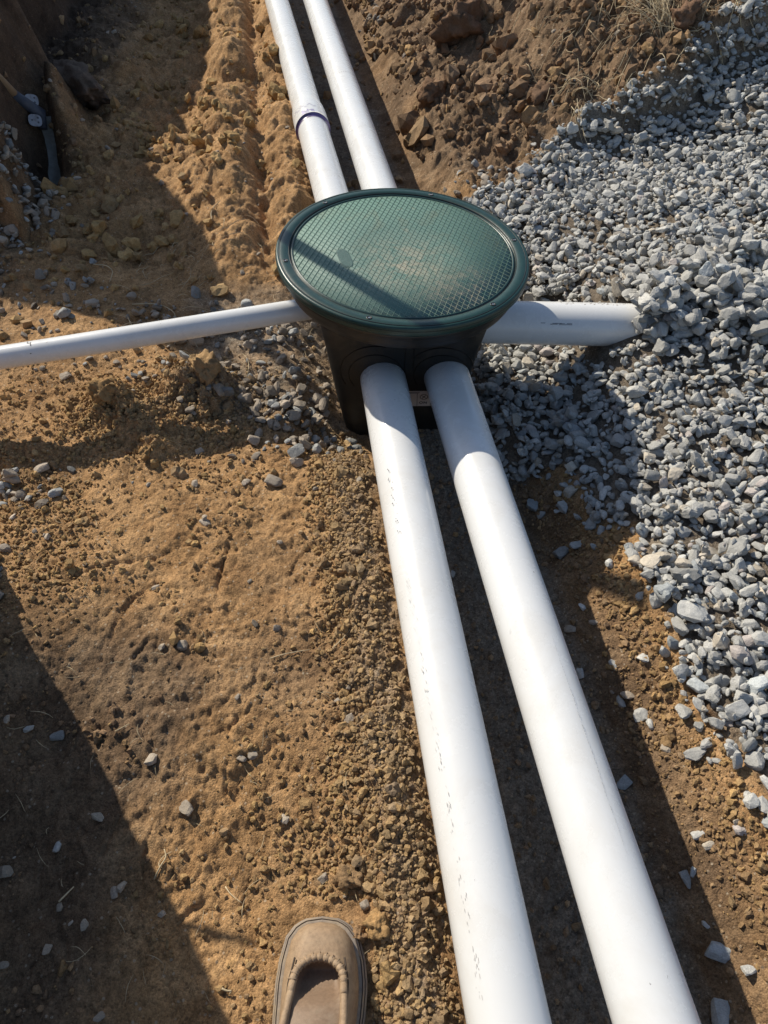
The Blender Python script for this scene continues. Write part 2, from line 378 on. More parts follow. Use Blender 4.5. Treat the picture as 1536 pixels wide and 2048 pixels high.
def height(x, y, detail=True):
    x = np.asarray(x, float); y = np.asarray(y, float)
    lx = left_pipe_x(y); rx = right_pipe_x(y)
    dl = x - lx; dr = x - rx
    wob = 0.02 * vnoise(y * 6, y * 0 + 3.3, 2)
    rough = fbm(x, y, 5.0, 4, 1)
    # --- left side: beaten clay bench beside the near pipes
    zl = 0.030 * fbm(x, y, 2.2, 3, 5) + 0.012 + 0.012 * rough
    zl = zl + 0.028 * np.exp(-((dl + 0.11) / 0.06) ** 2) * ss(1.25, 1.0, y)        # loose soil rolled up beside the pipe
    zl = zl - 0.030 * ss(1.0, 1.5, y) * ss(-0.9, -0.3, x) * ss(2.2, 1.7, y)        # small dip of the side trench
    zl = zl - 0.11 * ss(0.26, 0.03, -dl) * ss(1.12, 1.30, y) * ss(1.9, 1.7, y)      # down to the base of the box
    # clay mounds near the small pipe
    for mx, my, mr, mh in ((-0.45, 1.385, 0.080, 0.060), (-0.655, 1.315, 0.055, 0.050), (-0.56, 1.23, 0.09, 0.028), (-0.52, 1.42, 0.08, 0.02), (-0.85, 1.16, 0.09, 0.012)):
        r2 = ((x - mx) ** 2 + (y - my) ** 2) / mr ** 2
        zl = zl + mh * np.exp(-np.minimum(r2, 9) ** 1.4) * (1 + 1.2 * fbm(x, y, 24, 5, 7, 0.65))
    # ridge of toothed clay humps left of the far pipes
    ry = ss(1.75, 2.05, y)
    rcx = -0.46 - (y - 2.0) * 0.135
    hum = 0.5 + 0.5 * np.abs(np.sin(y * 5.6 + 0.8 + 0.8 * vnoise(y * 1.7, x * 2, 9))) ** 0.7
    zl = zl + ry * 0.085 * np.exp(-((x - rcx) / 0.105) ** 2) * hum
    zl = zl + ry * 0.075 * np.exp(-((x - rcx - 0.20) / 0.085) ** 2) * (0.55 + 0.45 * np.abs(np.sin(y * 6.3 + 2)))
    zl = zl - ry * 0.03 * np.exp(-((x - rcx - 0.105) / 0.03) ** 2)
    zl = zl - ry * 0.035 * np.exp(-((x - rcx + 0.26) / 0.12) ** 2)
    zl = zl + 0.045 * ry * fbm(x, y, 7, 6, 12, 0.64)
    zl = zl - 0.03 * ss(0.045, 0.0, -dl) 
    # --- trench below the pipes
    ft = -0.100 + 0.010 * fbm(x, y, 5, 3, 15) + 0.030 * ss(0.0, 0.15, y - 3.3)
    tl = ss(-0.045, 0.000, dl + wob * 0.3)
    # --- right side
    sdf = poly_sdf(x, y)
    rn = np.clip((dr - 0.13) / 0.30, 0, 1)
    zr_near = -0.10 + 0.10 * ss(0.12, 0.34, dr) + 0.012 * rough + 0.02 * fbm(x, y, 4, 3, 18)
    zr_near = zr_near + 0.03 * ss(0.3, 0.8, dr)
    zr_near = np.where(y > 0.85, zr_near - 0.05 * ss(0.85, 1.0, y) * ss(0.75, 0.4, x), zr_near)
    bank_far = 0.44 * ss(0.15, 1.3, dr + 0.05 * fbm(x, y, 3, 2, 20)) + 0.12 * ss(1.0, 2.6, dr)
    zr_far = -0.10 + 0.10 * ss(0.16, 0.34, dr) + bank_far * (0.75 + 0.5 * ss(2.4, 3.4, y)) + 0.075 * fbm(x, y, 3.2, 6, 21, 0.58) * ss(0.2, 0.5, dr)
    # cut lumps of the right bank
    for mx, my, mr, mh in ((0.33, 3.05, 0.10, 0.05), (0.42, 3.75, 0.13, 0.11), (0.62, 3.10, 0.12, 0.035), (0.10, 3.9, 0.1, 0.05), (0.95, 3.5, 0.2, 0.06), (0.55, 4.4, 0.2, 0.1)):
        r2 = ((x - mx) ** 2 + (y - my) ** 2) / mr ** 2
        zr_far = zr_far + mh * np.exp(-r2) * (1 + 1.4 * fbm(x, y, 9, 4, 27))
    zr_far = zr_far + 0.035 * fbm(x, y, 13, 5, 28, 0.65) * ss(0.12, 0.35, dr)
    zr_far = zr_far - 0.09 * np.exp(-(((x - 0.52) / 0.10) ** 2 + ((y - 3.62) / 0.16) ** 2))
    zr = np.where(y < 1.5, zr_near, 0)
    t = ss(1.3, 2.3, y)
    zr = zr_near * (1 - t) + zr_far * t
    z = np.where(dr > 0.06, zr, np.where(dl < 0.0, zl * (1 - tl) + ft * tl, ft))
    z = np.where((dr > 0.06) & (dr < 0.16), ft + (zr - ft) * ss(0.06, 0.16, dr), z)
    # --- left bank of the far trench, ends at the side trench
    foot = -1.16 - np.maximum(y - 2.0, 0) * 0.175 + 0.16 * vnoise(y * 2.3, y * 0 + 1.7, 30) + 0.05 * vnoise(y * 9, y * 0 + 4.7, 31)
    crest = np.interp(y, [2.0, 3.05, 3.2, 3.36, 3.57, 3.93, 4.38, 5.02, 5.8, 7], [1.2, 1.2, 1.11, 1.05, 1.02, 1.09, 1.10, 1.38, 1.48, 1.4]) + 0.07 * vnoise(y * 5.5, y * 0 + 2.8, 33)
    hs = np.clip((foot - x) * 3.6, 0, None)
    ye = 2.06 + np.clip(-1.10 - x, 0, None) * 0.42 + 0.05 * vnoise(x * 7, x * 0 + 5, 34)
    he = np.clip((y - ye) * 2.6, 0, None)
    hb = np.minimum(hs, he)
    hb = crest * (1 - np.exp(-hb / crest * 1.3)) / (1 - math.exp(-1.3)) 
    hb = np.minimum(hb, crest)
    bk = (hb > 0)
    z = z + np.where(bk, hb + 0.10 * ss(0, 0.3, hb) * fbm(x, y, 4.5, 5, 35, 0.55), 0)
    # clump that sticks out of that bank and hollow below it
    z = z + 0.17 * np.exp(-(((x + 1.20) + 0.35 * (y - 2.85)) / 0.055) ** 2 - ((y - 2.95) / 0.26) ** 2)
    z = z - 0.20 * np.exp(-(((x + 1.29) + 0.30 * (y - 2.7)) / 0.075) ** 2 - ((y - 2.66) / 0.26) ** 2)
    # --- unseen near left bank corner, shaped to throw the shadow at bottom left
    nf = -0.762 - 0.0 * y
    hn = np.minimum(np.clip((nf - 0.02 - x) * 14, 0, None), np.clip((0.875 - y + 0.07 * fbm(x, y, 20, 3, 43, 0.6)) * 3.4, 0, None))
    hn = np.minimum(hn, 0.66 + 0.06 * vnoise(y * 12, y * 0 + 3, 40))
    z = z + hn
    z = z + 0.05 * ss(-0.52, -0.80, x) * ss(0.85, 0.55, y) + 0.02 * ss(-0.35, -0.6, x) * ss(0.7, 0.3, y) * fbm(x, y, 12, 3, 41)
    # gravel bed: the soil is scooped a little under it, the heap rises to the right
    inside = ss(0.0, 0.10, sdf)
    heap = 0.015 + 0.10 * ss(0.10, 0.6, sdf) + 0.16 * ss(1.2, 3.0, y) * ss(0.15, 0.9, sdf)
    heap = heap + 0.070 * np.exp(-(((x - 0.86) / 0.24) ** 2 + ((y - 1.56) / 0.26) ** 2))
    heap = heap - 0.02
    zg = np.where(y < 1.25, np.minimum(z, 0.04), z)
    lowf = ss(0.62, 0.40, x) * ss(1.95, 1.6, y)
    zbase = (0.02 + 0.02 * fbm(x, y, 3, 2, 50)) * (1 - lowf) + (-0.075) * lowf
    zfar = 0.05 + 0.40 * ss(2.1, 3.3, y) + 0.10 * ss(0.6, 2.2, x)
    tt = ss(1.7, 2.6, y)
    z = z * (1 - inside) + (zbase * (1 - tt) + zfar * tt + heap * (1 - lowf)) * inside
    # --- wide flat land around
    R = np.hypot(x, y - 1.5)
    far_ = ss(5.0, 8.0, R)
    z = z * (1 - far_) + (0.55 + 0.25 * fbm(x, y, 0.15, 3, 60)) * far_
    if detail:
        near = ss(6, 3, R)
        inn = (1 - inside * 0.7)
        z = z + near * inn * (0.0044 * fbm(x, y, 24, 5, 70, 0.60) + 0.0042 * fbm(x, y, 105, 3, 72, 0.6))
        cr = fbm(x, y, 38, 3, 75)
        rid = 1 - np.abs(fbm(x, y, 9, 4, 77, 0.6)) * 5
        z = z - near * inn * 0.004 * np.clip(rid - 0.72, 0, 1) * 3
        lumpy = np.clip(fbm(x, y, 3.3, 3, 79) * 2.2 - 0.05, 0, 1) + 0.9 * np.exp(-((dl + 0.13) / 0.08) ** 2) * ss(1.3, 1.1, y)
        z = z + near * inn * np.clip(lumpy, 0, 1) * 0.0065 * np.clip(cr * 2.0 + 0.1, -0.3, 1)
    for pts, gw, gd in GROOVES:
        x0, y0 = pts.min(0) - 0.03; x1, y1 = pts.max(0) + 0.03
        idx = np.nonzero((x > x0) & (x < x1) & (y > y0) & (y < y1))
        if len(idx[0]) == 0: continue
        px_, py_ = x[idx], y[idx]; d = np.full(px_.shape, 1e9); dd = np.zeros(px_.shape)
        for i in range(len(pts) - 1):
            ax, ay = pts[i]; bx, by = pts[i + 1]; ex, ey = bx - ax, by - ay
            t = np.clip(((px_ - ax) * ex + (py_ - ay) * ey) / (ex * ex + ey * ey + 1e-12), 0, 1)
            q = np.hypot(px_ - ax - t * ex, py_ - ay - t * ey); s = (i + t) / (len(pts) - 1)
            dd = np.where(q < d, np.sin(np.pi * np.clip(s, 0.02, 0.98)) ** 0.6, dd); d = np.minimum(d, q)
        d = d * (1 + 0.9 * fbm(px_, py_, 60, 2, 81))
        z[idx] -= gd * np.exp(-(d / gw) ** 2) * dd
    return z

def grade(vals):
    out = [vals[0][0]]
    for (a, s0), (b, s1) in zip(vals[:-1], vals[1:]):
        n = max(1, int(round((b - a) / ((s0 + s1) / 2))))
        st = np.linspace(s0, s1, n); st = st * (b - a) / st.sum(); out += list(a + np.cumsum(st))
    return np.array(out)
rows = grade([(-60, 12), (-8, 2.0), (-1.2, 0.10), (-0.05, 0.006), (0.0, 0.0034), (1.5, 0.0048), (3.0, 0.0085), (4.7, 0.014), (5.5, 0.10), (9, 0.6), (60, 12)])
sm = grade([(-60, 14), (-8, 1.6), (-2.2, 0.16), (-1.10, 0.012), (-1.0, 0.0036), (1.0, 0.0036), (1.10, 0.012), (2.2, 0.16), (8, 1.6), (60, 14)])
half = 0.60 + 0.36 * np.clip(rows, 0.0, 4.9)
S, Yg = np.meshgrid(sm, rows)
Hh = np.repeat(half[:, None], len(sm), 1)
Xg = np.where(np.abs(S) <= 1.1, S * Hh, np.sign(S) * (1.1 * Hh + (np.abs(S) - 1.1)))
Zg = height(Xg.ravel(), Yg.ravel()).reshape(Xg.shape)
nr, ncg = Xg.shape
ii = (np.arange(nr - 1)[:, None] * ncg + np.arange(ncg - 1)[None, :]).ravel()
Fg = np.stack([ii, ii + 1, ii + ncg + 1, ii + ncg], 1)
# soil kinds: r ochre clay, g grey gritty crumb, b darker soil, shade at left painted in
xf, yf = Xg.ravel(), Yg.ravel()
def soil_kind(x, y):
    dl = x - left_pipe_x(y); dr = x - right_pipe_x(y)
    r = np.full(x.shape, 0.72)
    r = r + 0.8 * ss(1.7, 2.1, y) * np.exp(-((x + 0.5 + (y - 2) * 0.13) / 0.35) ** 2)
    r = r - 0.80 * ss(2.2, 2.6, y) * ss(0.15, 0.4, dr)
    r = r - 0.40 * ss(0.0, 0.06, dl) * ss(0.30, 0.2, dr)
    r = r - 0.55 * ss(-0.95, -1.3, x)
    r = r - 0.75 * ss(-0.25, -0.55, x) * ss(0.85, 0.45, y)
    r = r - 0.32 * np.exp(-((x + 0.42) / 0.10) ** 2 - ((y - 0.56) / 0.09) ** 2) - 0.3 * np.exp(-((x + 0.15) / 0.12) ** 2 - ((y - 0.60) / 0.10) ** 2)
    gk = np.zeros(x.shape)
    gk = gk + 0.55 * np.exp(-((dl + 0.10) / 0.075) ** 2) * ss(1.35, 1.1, y)
    gk = gk + 0.6 * ss(1.15, 1.4, y) * ss(1.95, 1.75, y) * ss(-0.75, -0.4, x) * ss(0.3, 0.1, x)
    gk = gk + 0.75 * ss(0.0, 0.04, dl) * ss(0.22, 0.10, dr)
    gk = gk + 0.75 * ss(-0.02, 0.06, poly_sdf(x, y))
    r = r - 1.2 * ss(0.0, 0.06, poly_sdf(x, y))
    bk = 0.85 * ss(-0.98, -1.25, x + 0.12 * (y - 2)) * ss(1.9, 2.3, y) + 0.35 * ss(3.0, 3.8, y) * ss(0.5, 1.2, x)  # left bank darkened in colour to deepen its shade
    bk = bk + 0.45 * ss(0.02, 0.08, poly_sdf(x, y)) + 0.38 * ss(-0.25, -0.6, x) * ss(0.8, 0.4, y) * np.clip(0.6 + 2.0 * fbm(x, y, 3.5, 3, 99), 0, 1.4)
    bk = bk + 0.12 * ss(0.0, 0.05, dl) * ss(0.26, 0.12, dr)
    return np.stack([np.clip(r, 0, 1.3), np.clip(gk, 0, 1), np.clip(bk, 0, 1)], 1)
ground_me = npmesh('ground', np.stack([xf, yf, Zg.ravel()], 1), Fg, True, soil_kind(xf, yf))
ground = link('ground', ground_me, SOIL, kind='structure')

# ------------------------------------------------------------------ pipes
PR = 0.0535
def pt(fx, y, z): return (float(fx(y)), y, z)
def drain_pipe(label, group, a, b, m=PVC, r=PR, n=72, segs=10):
    A, B = Vector(a), Vector(b)
    pts = [A.lerp(B, i / segs) for i in range(segs + 1)]
    return pts
def pipe_obj(name, a, b, m, r, parent=None, n=72, sag=0.0, **kw):
    A, B = Vector(a), Vector(b)
    pts = []
    for i in range(17):
        t = i / 16; p = A.lerp(B, t); p.z += sag * math.sin(math.pi * t); pts.append(p)
    return tube(name, pts, r, m, parent, n, **kw)
def hollow_end(name, p, d, r, m, parent):
    pass
# printed marks on the pipes: small curved patches lying on the surface
def surf_patch(name, p0, ax, r, s, ang, ln, wd, m, parent=None, up=Vector((0, 0, 1)), off=0.0004):
    """patch on a pipe surface: s metres along, angle from the top"""
    ax = Vector(ax).normalized(); side = ax.cross(up).normalized(); upv = side.cross(ax).normalized()
    V = []; F = []; k = 4
    for i in range(k + 1):
        a = ang + (i / k - 0.5) * wd / r
        for e in (-0.5, 0.5):
            p = Vector(p0) + ax * (s + e * ln) + (upv * math.cos(a) + side * math.sin(a)) * (r + off)
            V.append(tuple(p))
    for i in range(k): F.append((2 * i, 2 * i + 1, 2 * i + 3, 2 * i + 2))
    return V, F
def patches(name, specs, m, parent, **kw):
    V = []; F = []
    for sp in specs:
        v, f = surf_patch(None, *sp, None); o = len(V); V += v; F += [tuple(i + o for i in q) for q in f]
    me = bpy.data.meshes.new(name); me.from_pydata(V, [], F)
    kw.setdefault('kind', 'stuff')
    o = link(name, me, m, parent, **kw)
    if parent is not None and parent.type == 'EMPTY': o.matrix_parent_inverse = Matrix.Translation(-Vector(parent.location))
    return o
p1 = pipe_obj('drain_pipe', pt(p1x, 1.40, 0.09), pt(p1x, -1.35, 0.095), PVC, PR,
     label='white plastic drain pipe nearest the shoe, running from the box front towards the viewer', cat='pipe', group='white drain pipes joined to the box')
p2 = pipe_obj('drain_pipe', pt(p2x, 1.43, 0.09), pt(p2x, -1.35, 0.095), PVC, PR,
     label='white plastic drain pipe with a long dark scratch, between its twin and the gravel', cat='pipe', group='white drain pipes joined to the box')
# far left line: two lengths glued in a bell joint
f1 = empty('drain_pipe', pt(f1x, 2.1, 0.09), label='far white drain pipe with a bell joint and purple primer ring, behind the green lid', cat='pipe', group='white drain pipes joined to the box')
def child(o, par): o.parent = par; o.matrix_parent_inverse = Matrix.Translation(-Vector(par.location)); return o
JY = 2.63
child(pipe_obj('pipe_length', pt(f1x, 1.62, 0.09), pt(f1x, JY + 0.05, 0.09), PVC, PR), f1)
d1 = (Vector(pt(f1x, 3.72, 0.09)) - Vector(pt(f1x, 2.72, 0.09))).normalized()
A = Vector(pt(f1x, JY, 0.09))
prof = [(0, PR + 0.0045), (0.0, 0.0618), (0.012, 0.0612), (0.10, 0.0605), (0.135, 0.0585), (0.165, PR + 0.0002), (0.30, PR), (6.5, PR)]
V, F = tube_arrays([A + d1 * s for s, _ in prof[1:]], [r for _, r in prof[1:]], 72)
# ring-shaped end face of the bell
n = 72; base = len(V)
V2, _ = tube_arrays([A, A + d1 * 0.01], [PR + 0.0008, PR + 0.0008], 72)
V += V2[:n]
F += [(k, (k + 1) % n, base + (k + 1) % n, base + k) for k in range(n)]
me = bpy.data.meshes.new('bell_pipe'); me.from_pydata([tuple(v) for v in V], [], F); me.polygons.foreach_set('use_smooth', [True] * len(me.polygons))
bell = child(link('bell_pipe', me, PVC), f1)
child(tube('primer_ring', [A - d1 * 0.016, A - d1 * 0.006, A + d1 * 0.0002 - d1 * 0.0010], [PR + 0.0006, PR + 0.0016, PR + 0.0078], PRIMER, None, 72, caps=False), f1)
rr = random.Random(9)
patches('primer_smear', [(tuple(A), d1, 0.0612, rr.uniform(0.003, 0.035), rr.uniform(-0.55, 0.25), rr.uniform(0.003, 0.012), rr.uniform(0.004, 0.014)) for i in range(14)] + [(tuple(A), d1, 0.0608, 0.062 + 0.01 * math.sin(i * 1.3), -1.1 + i * 0.1, 0.0022, 0.007) for i in range(15)], plain('purple_smear', (0.30, 0.26, 0.42), 0.45, 0.5, 0, 60, 0.4), f1)
f2 = pipe_obj('drain_pipe', pt(f2x, 1.62, 0.09), pt(f2x, 9.0, 0.09), PVC, PR,
     label='far white drain pipe with no joint, right of the one with the purple ring', cat='pipe', group='white drain pipes joined to the box')
fr = pipe_obj('drain_pipe', (0.14, 1.535, 0.095), (1.15, 1.525, 0.075), PVC_SIDE, PR,
     label='short white drain pipe leaving the box to the right and buried in grey gravel', cat='pipe', group='white drain pipes joined to the box')
LPa = (-0.10, 1.575, 0.165); LPb = (-2.4, 0.800, 0.155)
sp_dir = (Vector((-0.862, 1.312, 0.16)) - Vector((-0.222, 1.478, 0.165))).normalized()
A = Vector((-0.222, 1.478, 0.165))
smallp = pipe_obj('inlet_pipe', A - sp_dir * 0.12, A + sp_dir * 2.2, PVC_SIDE, 0.0262, n=48,
     label='thin white plastic pipe entering the box from the left, raised over the soil', cat='pipe')
rr = random.Random(9)
axs = sp_dir
patches('stamped_print', [(A, axs, 0.0262, 0.585 + i * 0.0055 + rr.uniform(-.001, .001), 0.95 + j * 0.22 + rr.uniform(-.05, .05), 0.0032, 0.0022) for i in range(13) for j in range(2) if rr.random() < 0.8], FAINT, smallp, label='row of faint worn print')
patches('ink_mark', [(A, axs, 0.0262, 0.596, -0.10 - 0.0, 0.0022, 0.012), (A, axs, 0.0262, 0.603, 0.15, 0.0020, 0.010), (A, axs, 0.0262, 0.5995, 0.0, 0.0022, 0.004), (A, axs, 0.0262, 0.599, -1.0, 0.003, 0.002)], MARK, smallp, label='short black ink mark')
# faint dashed stamp across the far right pipe and long scratch on the near right pipe
ax2 = (Vector(pt(f2x, 4.0, 0.09)) - Vector(pt(f2x, 2.0, 0.09))).normalized()
patches('stamped_print', [(pt(f2x, 2.0, 0.09), ax2, PR, 1.02, -0.5 + i * 0.16, 0.004, 0.004) for i in range(8)], FAINT, f2)
axn = (Vector(pt(p2x, 1.0, 0.095)) - Vector(pt(p2x, 0.0, 0.092))).normalized()
scr = []
for i in range(70):
    s = 0.26 + i * 0.0052 + rr.uniform(-.002, .002)
    w_ = math.sin(math.pi * i / 69) ** 0.5
    scr.append((pt(p2x, 0.0, 0.0922), axn, PR, s, 0.36 + 0.012 * math.sin(i * 0.3) + rr.uniform(-.008, .008), rr.uniform(0.002, 0.0055), rr.uniform(0.0003, 0.0009) * w_))
patches('scratch', scr, plain('scratch_grey', (0.33, 0.32, 0.31), 0.7, 0.3), p2)
ax1 = (Vector(pt(p1x, 1.0, 0.095)) - Vector(pt(p1x, 0.0, 0.092))).normalized()
sc1 = [(pt(p1x, 0.0, 0.0922), ax1, PR, rr.uniform(0.1, 0.75), -0.62 + rr.uniform(-.13, .05), rr.uniform(0.0008, 0.006), rr.uniform(0.0003, 0.0009)) for i in range(120)]
patches('scuff_marks', sc1, plain('scuff_grey', (0.50, 0.48, 0.46), 0.7, 0.3), p1)
dm = [(pt(p1x, 0.0, 0.0915), ax1, PR, 1.0 - 0.02 * i + rr.uniform(-.01, .01), -0.62 + rr.uniform(-.10, .10), rr.uniform(0.0015, 0.0035), rr.uniform(0.0010, 0.0022)) for i in range(9) for _ in range(2)]
patches('dirt_specks', dm, INK, p1)
axr = Vector((1.01, -0.01, -0.02)).normalized()
dm = [((0.14, 1.535, 0.095), axr, PR, rr.uniform(0.30, 0.47), rr.uniform(-0.75, -0.15) - 0.0, rr.uniform(0.0012, 0.004), rr.uniform(0.0008, 0.003)) for i in range(70)]
patches('dirt_specks', dm, plain('speck_brown', (0.20, 0.16, 0.12), 0.9, 0.2), fr)
patches('scuff_marks', [((0.14, 1.535, 0.095), axr, PR, 0.28 + rr.uniform(-.03, .05), 0.95 + rr.uniform(-.05, .05), rr.uniform(0.004, 0.02), 0.0012) for i in range(9)], MARK, fr)

# ------------------------------------------------------------------ distribution box
BX, BY = 0.043, 1.49
YAW = math.radians(2.0)
box = empty('distribution_box', (BX, BY, -0.12), label='black plastic distribution box with a round green lid where all the white pipes meet', cat='septic box')
TILT = 0.052
def bw(p):       # local box coordinates (centre bottom origin) -> box local with yaw and lean
    return Matrix.Rotation(YAW, 3, 'Z') @ (Matrix.Rotation(TILT * min(1, max(0, (p[2]) / 0.42)), 3, 'Y') @ (Vector(p) - Vector((0, 0, 0.43)))) + Vector((0, 0, 0.43))
def sq_ring(h, rad, z, n=96, k=0.0):
    """rounded square blending to a circle with k"""
    out = []
    for i in range(n):
        a = 2 * math.pi * (i + 0.5) / n
        c, s = math.cos(a), math.sin(a)
        e = 11.0
        rs = h / ((abs(c) ** e + abs(s) ** e) ** (1 / e))
        r = rs * (1 - k) + rad * k
        out.append(bw((r * c, r * s, z)))
    return out
rings = []
for z, h, k, rad in ((0.0, 0.146, 0, 0), (0.02, 0.149, 0, 0), (0.12, 0.160, 0, 0), (0.22, 0.171, 0, 0), (0.30, 0.181, 0, 0), (0.352, 0.189, 0.0, 0.22), (0.357, 0.192, 0.55, 0.237),
                     (0.362, 0.20, 1.0, 0.251), (0.372, 0.2, 1.0, 0.263), (0.388, 0.2, 1.0, 0.270), (0.405, 0.2, 1.0, 0.274), (0.408, 0.2, 1.0, 0.279), (0.418, 0.2, 1.0, 0.280)):
    rings.append(sq_ring(h, rad, z, 96, k))
body = loft('box_body', rings, BLACK, box, cap=True)
def circ(r, z, n=128): return [bw((r * math.cos(2 * math.pi * i / n), r * math.sin(2 * math.pi * i / n), z)) for i in range(n)]
lid = loft('lid', [circ(r, z) for r, z in ((0.279, 0.4185), (0.2855, 0.4185), (0.2865, 0.422), (0.2865, 0.4355), (0.2850, 0.4385), (0.2810, 0.4402), (0.2790, 0.4392), (0.2775, 0.4402),
      (0.2580, 0.4400), (0.2560, 0.4375), (0.2545, 0.4340), (0.2530, 0.4340), (0.2515, 0.4385), (0.2485, 0.4392), (0.2470, 0.4372))], GREEN, box, cap=False)
field = loft('lid_panel', [circ(0.2474, 0.4340), circ(0.2474, 0.4368), circ(0.10, 0.4369), circ(0.001, 0.4369)], LIDF, box, cap=True)
for r_, z_, t_ in ((0.2782, 0.4396, 0.0011), (0.2568, 0.4385, 0.0012), (0.2862, 0.4305, 0.0008)):
    pr_ = circ(r_, z_, 128); tube('lid_groove_shade', pr_ + [pr_[0]], t_, GROOVE, box, 6, caps=False)  # dark rings added for the shade in the rim grooves
def lid_bars(ang, pitch, wd, hgt):
    V = []; F = []; a = math.radians(ang); R = 0.2465
    d = Vector((math.cos(a), math.sin(a), 0)); nrm = Vector((-d.y, d.x, 0)); k = -int(R / pitch)
    while k * pitch < R:
        o = k * pitch; k += 1
        if abs(o) > R - 0.004: continue
        L = math.sqrt(R * R - o * o); ends = [(-L, L)]
        # the oval name plate interrupts the ribs
        pc = Vector((-0.132, -0.035, 0)); od = pc.dot(nrm) - o; pd = pc.dot(d)
        if abs(od) < 0.020: ends = [(-L, pd - 0.021), (pd + 0.021, L)]
        for s0, s1 in ends:
            segs = max(1, int((s1 - s0) / 0.04))
            b0 = len(V)
            for i in range(segs + 1):
                s = s0 + (s1 - s0) * i / segs
                c = d * s + nrm * o
                for q, z in ((-wd, 0.4360), (-wd * 0.55, 0.4369 + hgt), (wd * 0.55, 0.4369 + hgt), (wd, 0.4360)):
                    p = c + nrm * q; V.append(bw((p.x, p.y, z)))
            for i in range(segs):
                for j in range(3):
                    F.append((b0 + i * 4 + j, b0 + i * 4 + j + 1, b0 + (i + 1) * 4 + j + 1, b0 + (i + 1) * 4 + j))
    me = bpy.data.meshes.new('grip_ribs'); me.from_pydata([tuple(v) for v in V], [], F)
    bm = bmesh.new(); bm.from_mesh(me); bmesh.ops.recalc_face_normals(bm, faces=bm.faces[:])
    up = sum(f.normal.z for f in bm.faces)
    if up < 0: bmesh.ops.reverse_faces(bm, faces=bm.faces[:])
    bm.to_mesh(me); bm.free()
    return link('grip_ribs', me, LIDF, box, kind='stuff')
lid_bars(73 - 2, 0.0116, 0.0007, 0.0009)
lid_bars(-42 - 2, 0.0118, 0.0007, 0.0008)
# oval maker's plate
pr = []
for z, q in ((0.4362, 1.0), (0.4376, 1.0), (0.4380, 0.92)):
    pr.append([bw((-0.132 + math.cos(math.radians(105)) * lx * q - math.sin(math.radians(105)) * ly * q, -0.035 + math.sin(math.radians(105)) * lx * q + math.cos(math.radians(105)) * ly * q, z))
               for lx, ly in [(0.036 * (1 if abs(math.cos(t)) < 2 else 1) * math.copysign(abs(math.cos(t)) ** 0.8, math.cos(t)), 0.0145 * math.copysign(abs(math.sin(t)) ** 0.6, math.sin(t))) for t in [2 * math.pi * i / 32 for i in range(32)]]])
loft('name_plate', pr, plain('plate_green', (0.045, 0.10, 0.085), 0.45, 0.4, 0.5, 900, 0.3), box, cap=True, smooth=False)
for i in range(6):
    a = math.radians(14 + 60 * i) - YAW
    cx, cy = 0.2675 * math.cos(a), 0.2675 * math.sin(a)
    def cring(r, z, n=16, cx=cx, cy=cy): return [bw((cx + r * math.cos(2 * math.pi * j / n), cy + r * math.sin(2 * math.pi * j / n), z)) for j in range(n)]
    s = loft('lid_screw', [cring(0.0062, 0.4396), cring(0.0060, 0.4411), cring(0.0036, 0.4411), cring(0.0034, 0.4404)], SCREW, box, cap=True)
    t = loft('screw_socket', [cring(0.0020, 0.4402), cring(0.0018, 0.4411)], BRIGHT, s, cap=True)
# pressed outlines on the front wall: knock-out circles, centre rib, sides
def face_pt(u, v, off=0.0):
    """front wall of the box, u across, v height above the box base"""
    h = np.interp(v, [0.0, 0.02, 0.12, 0.22, 0.30, 0.325], [0.146, 0.149, 0.160, 0.171, 0.181, 0.186])
    e = 11.0; a_ = min(abs(u) / h, 0.9999)
    yy = h * (1 - a_ ** e) ** (1 / e)
    return bw((u, -yy - off, v))
LDV = 0.0; LDU = 0.0
def strip(name, pts, wd=0.002, off=0.0012):
    V = []; F = []
    for i, (u, v) in enumerate(pts):
        u2, v2 = pts[min(i + 1, len(pts) - 1)]; u1, v1 = pts[max(i - 1, 0)]
        t = Vector((u2 - u1, v2 - v1)); t = t.normalized() if t.length else Vector((1, 0)); nn = Vector((-t.y, t.x))
        for q, o_ in ((-wd, -0.001), (-wd * 0.6, off), (wd * 0.6, off), (wd, -0.001)):
            V.append(tuple(face_pt(u + nn.x * q, v + nn.y * q, o_)))
    for i in range(len(pts) - 1):
        for j in range(3): F.append((i * 4 + j, i * 4 + j + 1, (i + 1) * 4 + j + 1, (i + 1) * 4 + j))
    me = bpy.data.meshes.new(name); me.from_pydata(V, [], F)
    return link(name, me, GROOVE, box)
PZ = 0.21
for cu in (-0.062, 0.090):
    strip('knockout_ring', [(cu + 0.064 * math.cos(t), PZ + 0.012 + 0.064 * math.sin(t)) for t in np.linspace(-0.6, math.pi + 0.6, 40)], 0.0016)
strip('pressed_arch', [(-0.062 + 0.083 * math.cos(t), PZ + 0.020 + 0.083 * math.sin(t)) for t in np.linspace(math.pi * 0.42, math.pi + 0.5, 30)], 0.0016)
strip('pressed_arch', [(0.088 + 0.078 * math.cos(t), PZ + 0.022 + 0.078 * math.sin(t)) for t in np.linspace(0.1, math.pi * 0.8, 30)], 0.0016)
strip('wall_rib', [(0.004, v) for v in np.linspace(0.02, 0.32, 12)], 0.0014)
strip('wall_rib', [(0.024, v) for v in np.linspace(0.24, 0.32, 6)], 0.0014)
